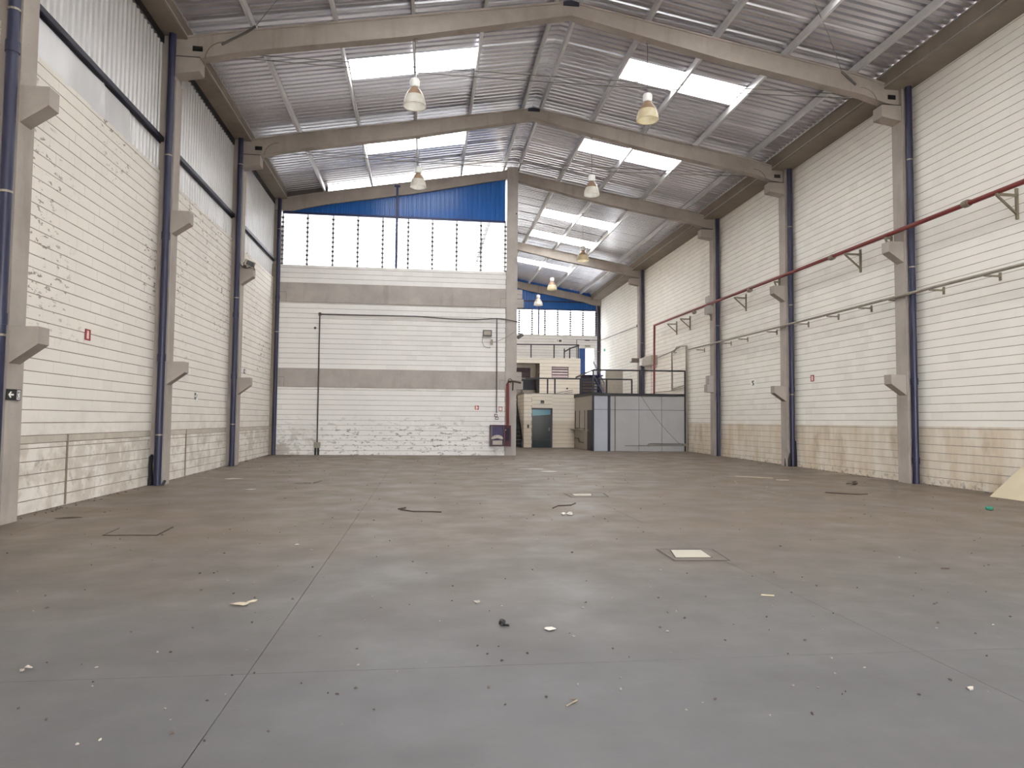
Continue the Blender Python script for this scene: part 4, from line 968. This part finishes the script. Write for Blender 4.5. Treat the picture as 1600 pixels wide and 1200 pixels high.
# ---------------------------------------------------------------- things on the floor
q = MB(); q.box(0, .018, 12.3, 13.52, 0, .95); R_ = Matrix.Rotation(.88, 3, 'Y'); q.v = [tuple(R_ @ Vector((p[0], 0, p[2])) + Vector((11.76, p[1], .004))) for p in q.v]
o = one(q, 'leaning_board', 'plywood', 'cream board leaning against the stained block wall at the picture edge', 'board')
def cover(label, pts, inner, plate_mat='cream_plate'):
    cx = sum(p[0] for p in pts) / 4; cy = sum(p[1] for p in pts) / 4
    t = thing('floor_hatch', label, 'hatch', (cx, cy, 0))
    def ring(a, b_, z, h, mat, nm):
        q = MB()
        for i in range(4):
            j = (i + 1) % 4
            q.add([(*a[i], z), (*a[j], z), (*b_[j], z + h), (*b_[i], z + h), (*b_[j], z - .004), (*b_[i], z - .004)], [(0, 1, 2, 3), (3, 2, 4, 5)])
        q.build(nm, mat, t)
    sc = lambda p, k: [(cx + (x - cx) * k, cy + (y - cy) * k) for x, y in p]
    ring(pts, sc(pts, .92), .003, .004, 'rubble', 'outer_groove')
    ring(sc(pts, .92), sc(pts, .87), .006, .003, 'hatch_rim', 'rim')
    q = MB(); q.add([(*p, .005) for p in sc(pts, .87)], [(0, 1, 2, 3)]); q.build('bed', 'floor', t)
    ix = sum(p[0] for p in inner) / 4; iy = sum(p[1] for p in inner) / 4
    big = [(ix + (x - ix) * 1.09, iy + (y - iy) * 1.12) for x, y in inner]
    q = MB(); q.add([(*p, .007) for p in big], [(0, 1, 2, 3)]); q.build('inner_groove', 'dark_wood', t)
    q = MB(); q.add([(*p, .008) for p in inner] + [(*p, .013) for p in inner], [(4, 5, 6, 7), (0, 1, 5, 4), (1, 2, 6, 5), (2, 3, 7, 6), (3, 0, 4, 7)]); q.build('cover_plate', plate_mat, t)
cover('floor hatch with pale cover plate and dark frame, in the middle of the floor', [(2.69, 7.42), (3.32, 7.38), (3.41, 8.09), (2.72, 8.14)], [(2.775, 7.59), (3.17, 7.565), (3.22, 7.98), (2.87, 8.005)])
cover('far floor hatch with pale plate, level with the torn tissue', [(2.88, 13.7), (3.66, 13.75), (3.75, 14.5), (2.86, 14.4)], [(3.0, 13.95), (3.35, 13.95), (3.42, 14.3), (3.02, 14.28)])
q = MB(); q.bar((-4.02, 9.57, .006), (-3.355, 9.53, .006), .02, .008); q.bar((-3.355, 9.53, .006), (-3.40, 10.23, .006), .02, .008); q.bar((-4.02, 9.57, .004), (-4.07, 10.2, .004), .006, .004)
one(q, 'floor_hatch', 'dark_wood', 'bare floor hatch showing only a dark bent edge, beside the nearest column', 'hatch')
q = MB(); q.bar((-2.95, 16.95, fz(17) + .004), (-2.55, 17.0, fz(17) + .004), .03, .008); q.bar((-2.55, 17.0, fz(17) + .005), (-2.45, 17.6, fz(17) + .005), .03, .008)
one(q, 'floor_hatch', 'dark_wood', 'distant dark floor hatch edge in front of the rear wall conduit', 'hatch')

RN = random.Random(3)
def crumpled(c, r, mat, n=10, squash=.6, spike=.35, rn=RN):
    q = MB(); rings = 6; v = []
    for i in range(rings + 1):
        th = math.pi * i / rings
        for j in range(n):
            rr = r * (1 + rn.uniform(-spike, spike)); a = 2 * math.pi * j / n
            v.append((c[0] + rr * math.sin(th) * math.cos(a), c[1] + rr * math.sin(th) * math.sin(a), max(.001 + fz(c[1]), c[2] + r * squash + rr * squash * math.cos(th))))
    q.add(v, [(i * n + j, i * n + (j + 1) % n, (i + 1) * n + (j + 1) % n, (i + 1) * n + j) for i in range(rings) for j in range(n)]); return q
def flake(c, lx, ly, ang, lift=.015, rn=RN, n=6):
    q = MB(); top = []; ca, sa = math.cos(ang), math.sin(ang)
    for j in range(n):
        a = 2 * math.pi * j / n; x = lx / 2 * math.cos(a) * rn.uniform(.8, 1.1); y = ly / 2 * math.sin(a) * rn.uniform(.8, 1.1)
        top.append((c[0] + x * ca - y * sa, c[1] + x * sa + y * ca, fz(c[1]) + .006 + lift * rn.random()))
    bot = [(x, y, z - .005) for x, y, z in top]; cz = (c[0], c[1], fz(c[1]) + .008 + lift)
    q.add(top + bot + [cz], [(j, (j + 1) % n, 2 * n) for j in range(n)] + [(n + (j + 1) % n, n + j, j, (j + 1) % n) for j in range(n)] + [tuple(range(2 * n - 1, n - 1, -1))]); return q
one(crumpled((2.32, 11.15, 0), .045, 'paper').add(*(lambda k: (k.v, k.f))(crumpled((2.22, 11.17, 0), .035, 'paper'))), 'crumpled_tissue', 'paper', 'crumpled white tissue on the floor in front of the far hatch', 'tissue')
t = one(crumpled((.585, 5.22, 0), .026, 'black', 10, .9, .15).add(*(lambda k: (k.v, k.f))(MB().tube([(.60, 5.2, .012), (.635, 5.19, .01)], .008, 5))), 'black_knob', 'black', 'small round black knob with a stub lying on the bare floor', 'knob')
one(flake((.92, 5.08), .105, .07, .2, .012), 'paper_scrap', 'paper', 'white torn paper scrap lying near the black knob', 'paper')
q = flake((-1.45, 5.96), .18, .045, -.05, .02); q.add(*(lambda k: (k.v, k.f))(flake((-1.37, 6.05), .09, .02, .3, .015)))
one(q, 'curled_strip', 'wood_strip', 'pale curled strip of bark-like scrap with a split end', 'scrap')
one(crumpled((9.91, 11.4, 0), .06, 'green', 10, .55, .3), 'green_rag', 'green', 'small green crumpled rag near the leaning board', 'rag')
q = MB(); q.bar((8.58, 18.73, fz(18) + .01), (9.33, 18.08, fz(18) + .01), .05, .015); one(q, 'wood_strip', 'wood_strip', 'long pale wood strip lying before the red-pipe wall', 'strip')
q = MB(); q.bar((9.14, 17.55, fz(18) + .01), (9.42, 17.42, fz(18) + .01), .05, .015); one(q, 'wood_strip', 'wood_strip', 'short pale wood strip at the end of the long one', 'strip')
q = MB(); q.bar((2.93, 5.91, .006), (3.03, 5.87, .006), .012, .008); one(q, 'wood_splinter', 'plywood', 'small yellowish wood splinter alone on the floor slab', 'splinter')
q = MB(); q.tube([(-.42, 12.0, .012), (-.30, 12.08, .02), (-.38, 11.93, .012), (-.17, 11.68, .01), (.05, 11.64, .012), (.29, 11.57, .01)], .010, 5); one(q, 'dark_wire', 'dark_wood', 'dark bent wire lying across the middle of the floor', 'wire')
q = MB(); q.tube([(2.2, 12.0, .01), (2.35, 12.3, .012), (2.6, 12.4, .01), (2.75, 12.7, .01)], .010, 5); one(q, 'dark_wire', 'dark_wood', 'curved dark wire just in front of the far hatch', 'wire')
q = MB(); q.tube([(8.63, 14.41, .012), (8.85, 14.1, .015), (9.11, 14.0, .01), (9.35, 14.02, .01)], .012, 5); one(q, 'twig', 'dark_wood', 'thin dark twig on the floor toward the red-pipe wall', 'twig')
q = MB(); q.tube([(.76, 3.72, .006), (.83, 3.78, .01), (.80, 3.80, .008)], .004, 5); one(q, 'twig', 'bracket', 'tiny forked twig lying closest to the camera', 'twig')
q = flake((10.47, 16.35), .32, .18, .1, .03); q.add(*(lambda k: (k.v, k.f))(crumpled((10.6, 16.4, 0), .06, 'paper', 8)));
one(q, 'crumpled_bag', 'dark_wood', 'dark crumpled scrap by the foot of the red-pipe wall', 'scrap')
one(flake((-4.63, 18.09), .40, .10, .1, .02), 'paper_scrap', 'paper', 'white scrap on the floor near the sheeted wall columns', 'paper')
one(flake((-3.6, 15.37), .30, .10, .4, .02), 'paper_scrap', 'paper', 'pale folded scrap between the hatch edges on the floor', 'paper')
one(flake((-1.48, 8.70), .06, .04, .4, .012), 'paper_scrap', 'paper', 'tiny white scrap beside the long floor joint', 'paper')
one(flake((3.22, 21.2), .75, .10, -.2, .02), 'paper_scrap', 'paper', 'long pale scrap far back before the ridge column', 'paper')
one(flake((3.62, 20.3), .55, .10, -.1, .02), 'paper_scrap', 'paper', 'second long pale scrap far back before the ridge column', 'paper')
one(flake((5.39, 6.81), .12, .05, .1, .004), 'dark_scrap', 'dark_wood', 'flat dark scrap on the floor right of the pale hatch', 'scrap')
one(flake((11.55, 11.9), .45, .10, -.7, .01), 'dark_scrap', 'dark_wood', 'dark flat strip just before the leaning board', 'scrap')
one(flake((-5.2, 11.25), .35, .10, .3, .01), 'dark_scrap', 'dark_wood', 'dark flat scrap at the foot of the flaking wall', 'scrap')
one(flake((-2.31, 4.58), .045, .03, .4, .02).add(*(lambda k: (k.v, k.f))(crumpled((-2.33, 4.55, 0), .014, 'rubble', 8))), 'leaf_scrap', 'rubble_pale', 'dry curled leaf scrap near the camera end of the floor', 'leaf')
one(flake((3.09, 3.73), .05, .03, .2, .012), 'plaster_chip', 'rubble_pale', 'pale plaster chip near the slanting floor joint', 'chip')
one(flake((.45, 5.88), .07, .05, .8, .012), 'plaster_chip', 'rubble_pale', 'pale plaster chip behind the black knob', 'chip')
for nm, mat, lab, pts in (('rubble_crumb', 'rubble', 'small dark rubble crumb loose on the concrete floor', [(.37, 4.76), (.42, 4.59), (.51, 4.74), (2.3, 5.08), (-1.84, 4.33), (-1.59, 4.82), (.78, 6.72), (-.1, 5.86), (1.04, 4.98), (2.0, 5.89), (-3.51, 8.68), (2.75, 10.4), (5.41, 13.9), (6.07, 14.5), (-1.1, 7.4), (-.5, 7.9), (.3, 8.5), (1.1, 7.1), (-2.0, 7.2), (-2.9, 6.6), (1.6, 9.2), (-.8, 10.4), (.9, 10.9), (4.4, 9.5)]),
                           ('pale_crumb', 'rubble_pale', 'small pale plaster crumb loose on the concrete floor', [(-1.12, 4.81), (-1.67, 4.82), (-.38, 4.46), (2.11, 3.88), (1.59, 3.95), (1.16, 4.1), (1.11, 3.92), (.81, 4.85), (-1.23, 3.76), (-.14, 4.33), (7.39, 13.69), (2.24, 3.84), (1.05, 4.9), (1.5, 3.7), (2.6, 4.3), (2.9, 4.9), (-.7, 5.1), (3.6, 6.4)])):
    base = None
    for x_, y_ in pts:
        if base is None:
            q = crumpled((0, 0, 0), .0075, mat, 6, .5, .35); base = one(q, nm, mat, lab, 'crumb', 'crumbs on the floor slabs' if nm == 'rubble_crumb' else 'pale crumbs on the floor slabs')
            o = base
        else: o = base.copy(); COL.objects.link(o)
        s = RN.uniform(.7, 1.6); o.location = (x_, y_, 0); o.scale = (s, s * RN.uniform(.6, 1.2), s); o.rotation_euler = (0, 0, RN.uniform(0, 6))
rb = MB(); rp = MB()
for i in range(520):
    y_ = 3.5 + 24 * RN.random() ** 1.3; x_ = RN.uniform(max(XL + .2, -.55 * y_), min(XR - .2, .95 * y_)); s = RN.uniform(.003, .008) * (1 + y_ * .09)
    (rp if RN.random() < .35 else rb).add(*(lambda k: (k.v, k.f))(flake((x_, y_), s * 2.6, s * 1.4, RN.uniform(0, 6), s * .5, RN, 5)))
# silt along the foot of the walls
for i in range(260):
    side = RN.random() < .5; y_ = RN.uniform(10.9, 28.3); x_ = (XL + RN.uniform(.03, .25)) if side else (XR - RN.uniform(.03, .3)); s = RN.uniform(.006, .02)
    rb.add(*(lambda k: (k.v, k.f))(flake((x_, y_), s * 3, s * 2, RN.uniform(0, 6), s * .5, RN, 5)))
o = rb.build('floor_rubble', 'rubble'); o['kind'] = 'stuff'; o['label'] = 'fine dark rubble crumbs scattered over the concrete floor'; o['category'] = 'rubble'
o = rp.build('floor_rubble', 'rubble_pale'); o['kind'] = 'stuff'; o['label'] = 'fine pale plaster crumbs scattered over the concrete floor'; o['category'] = 'rubble'
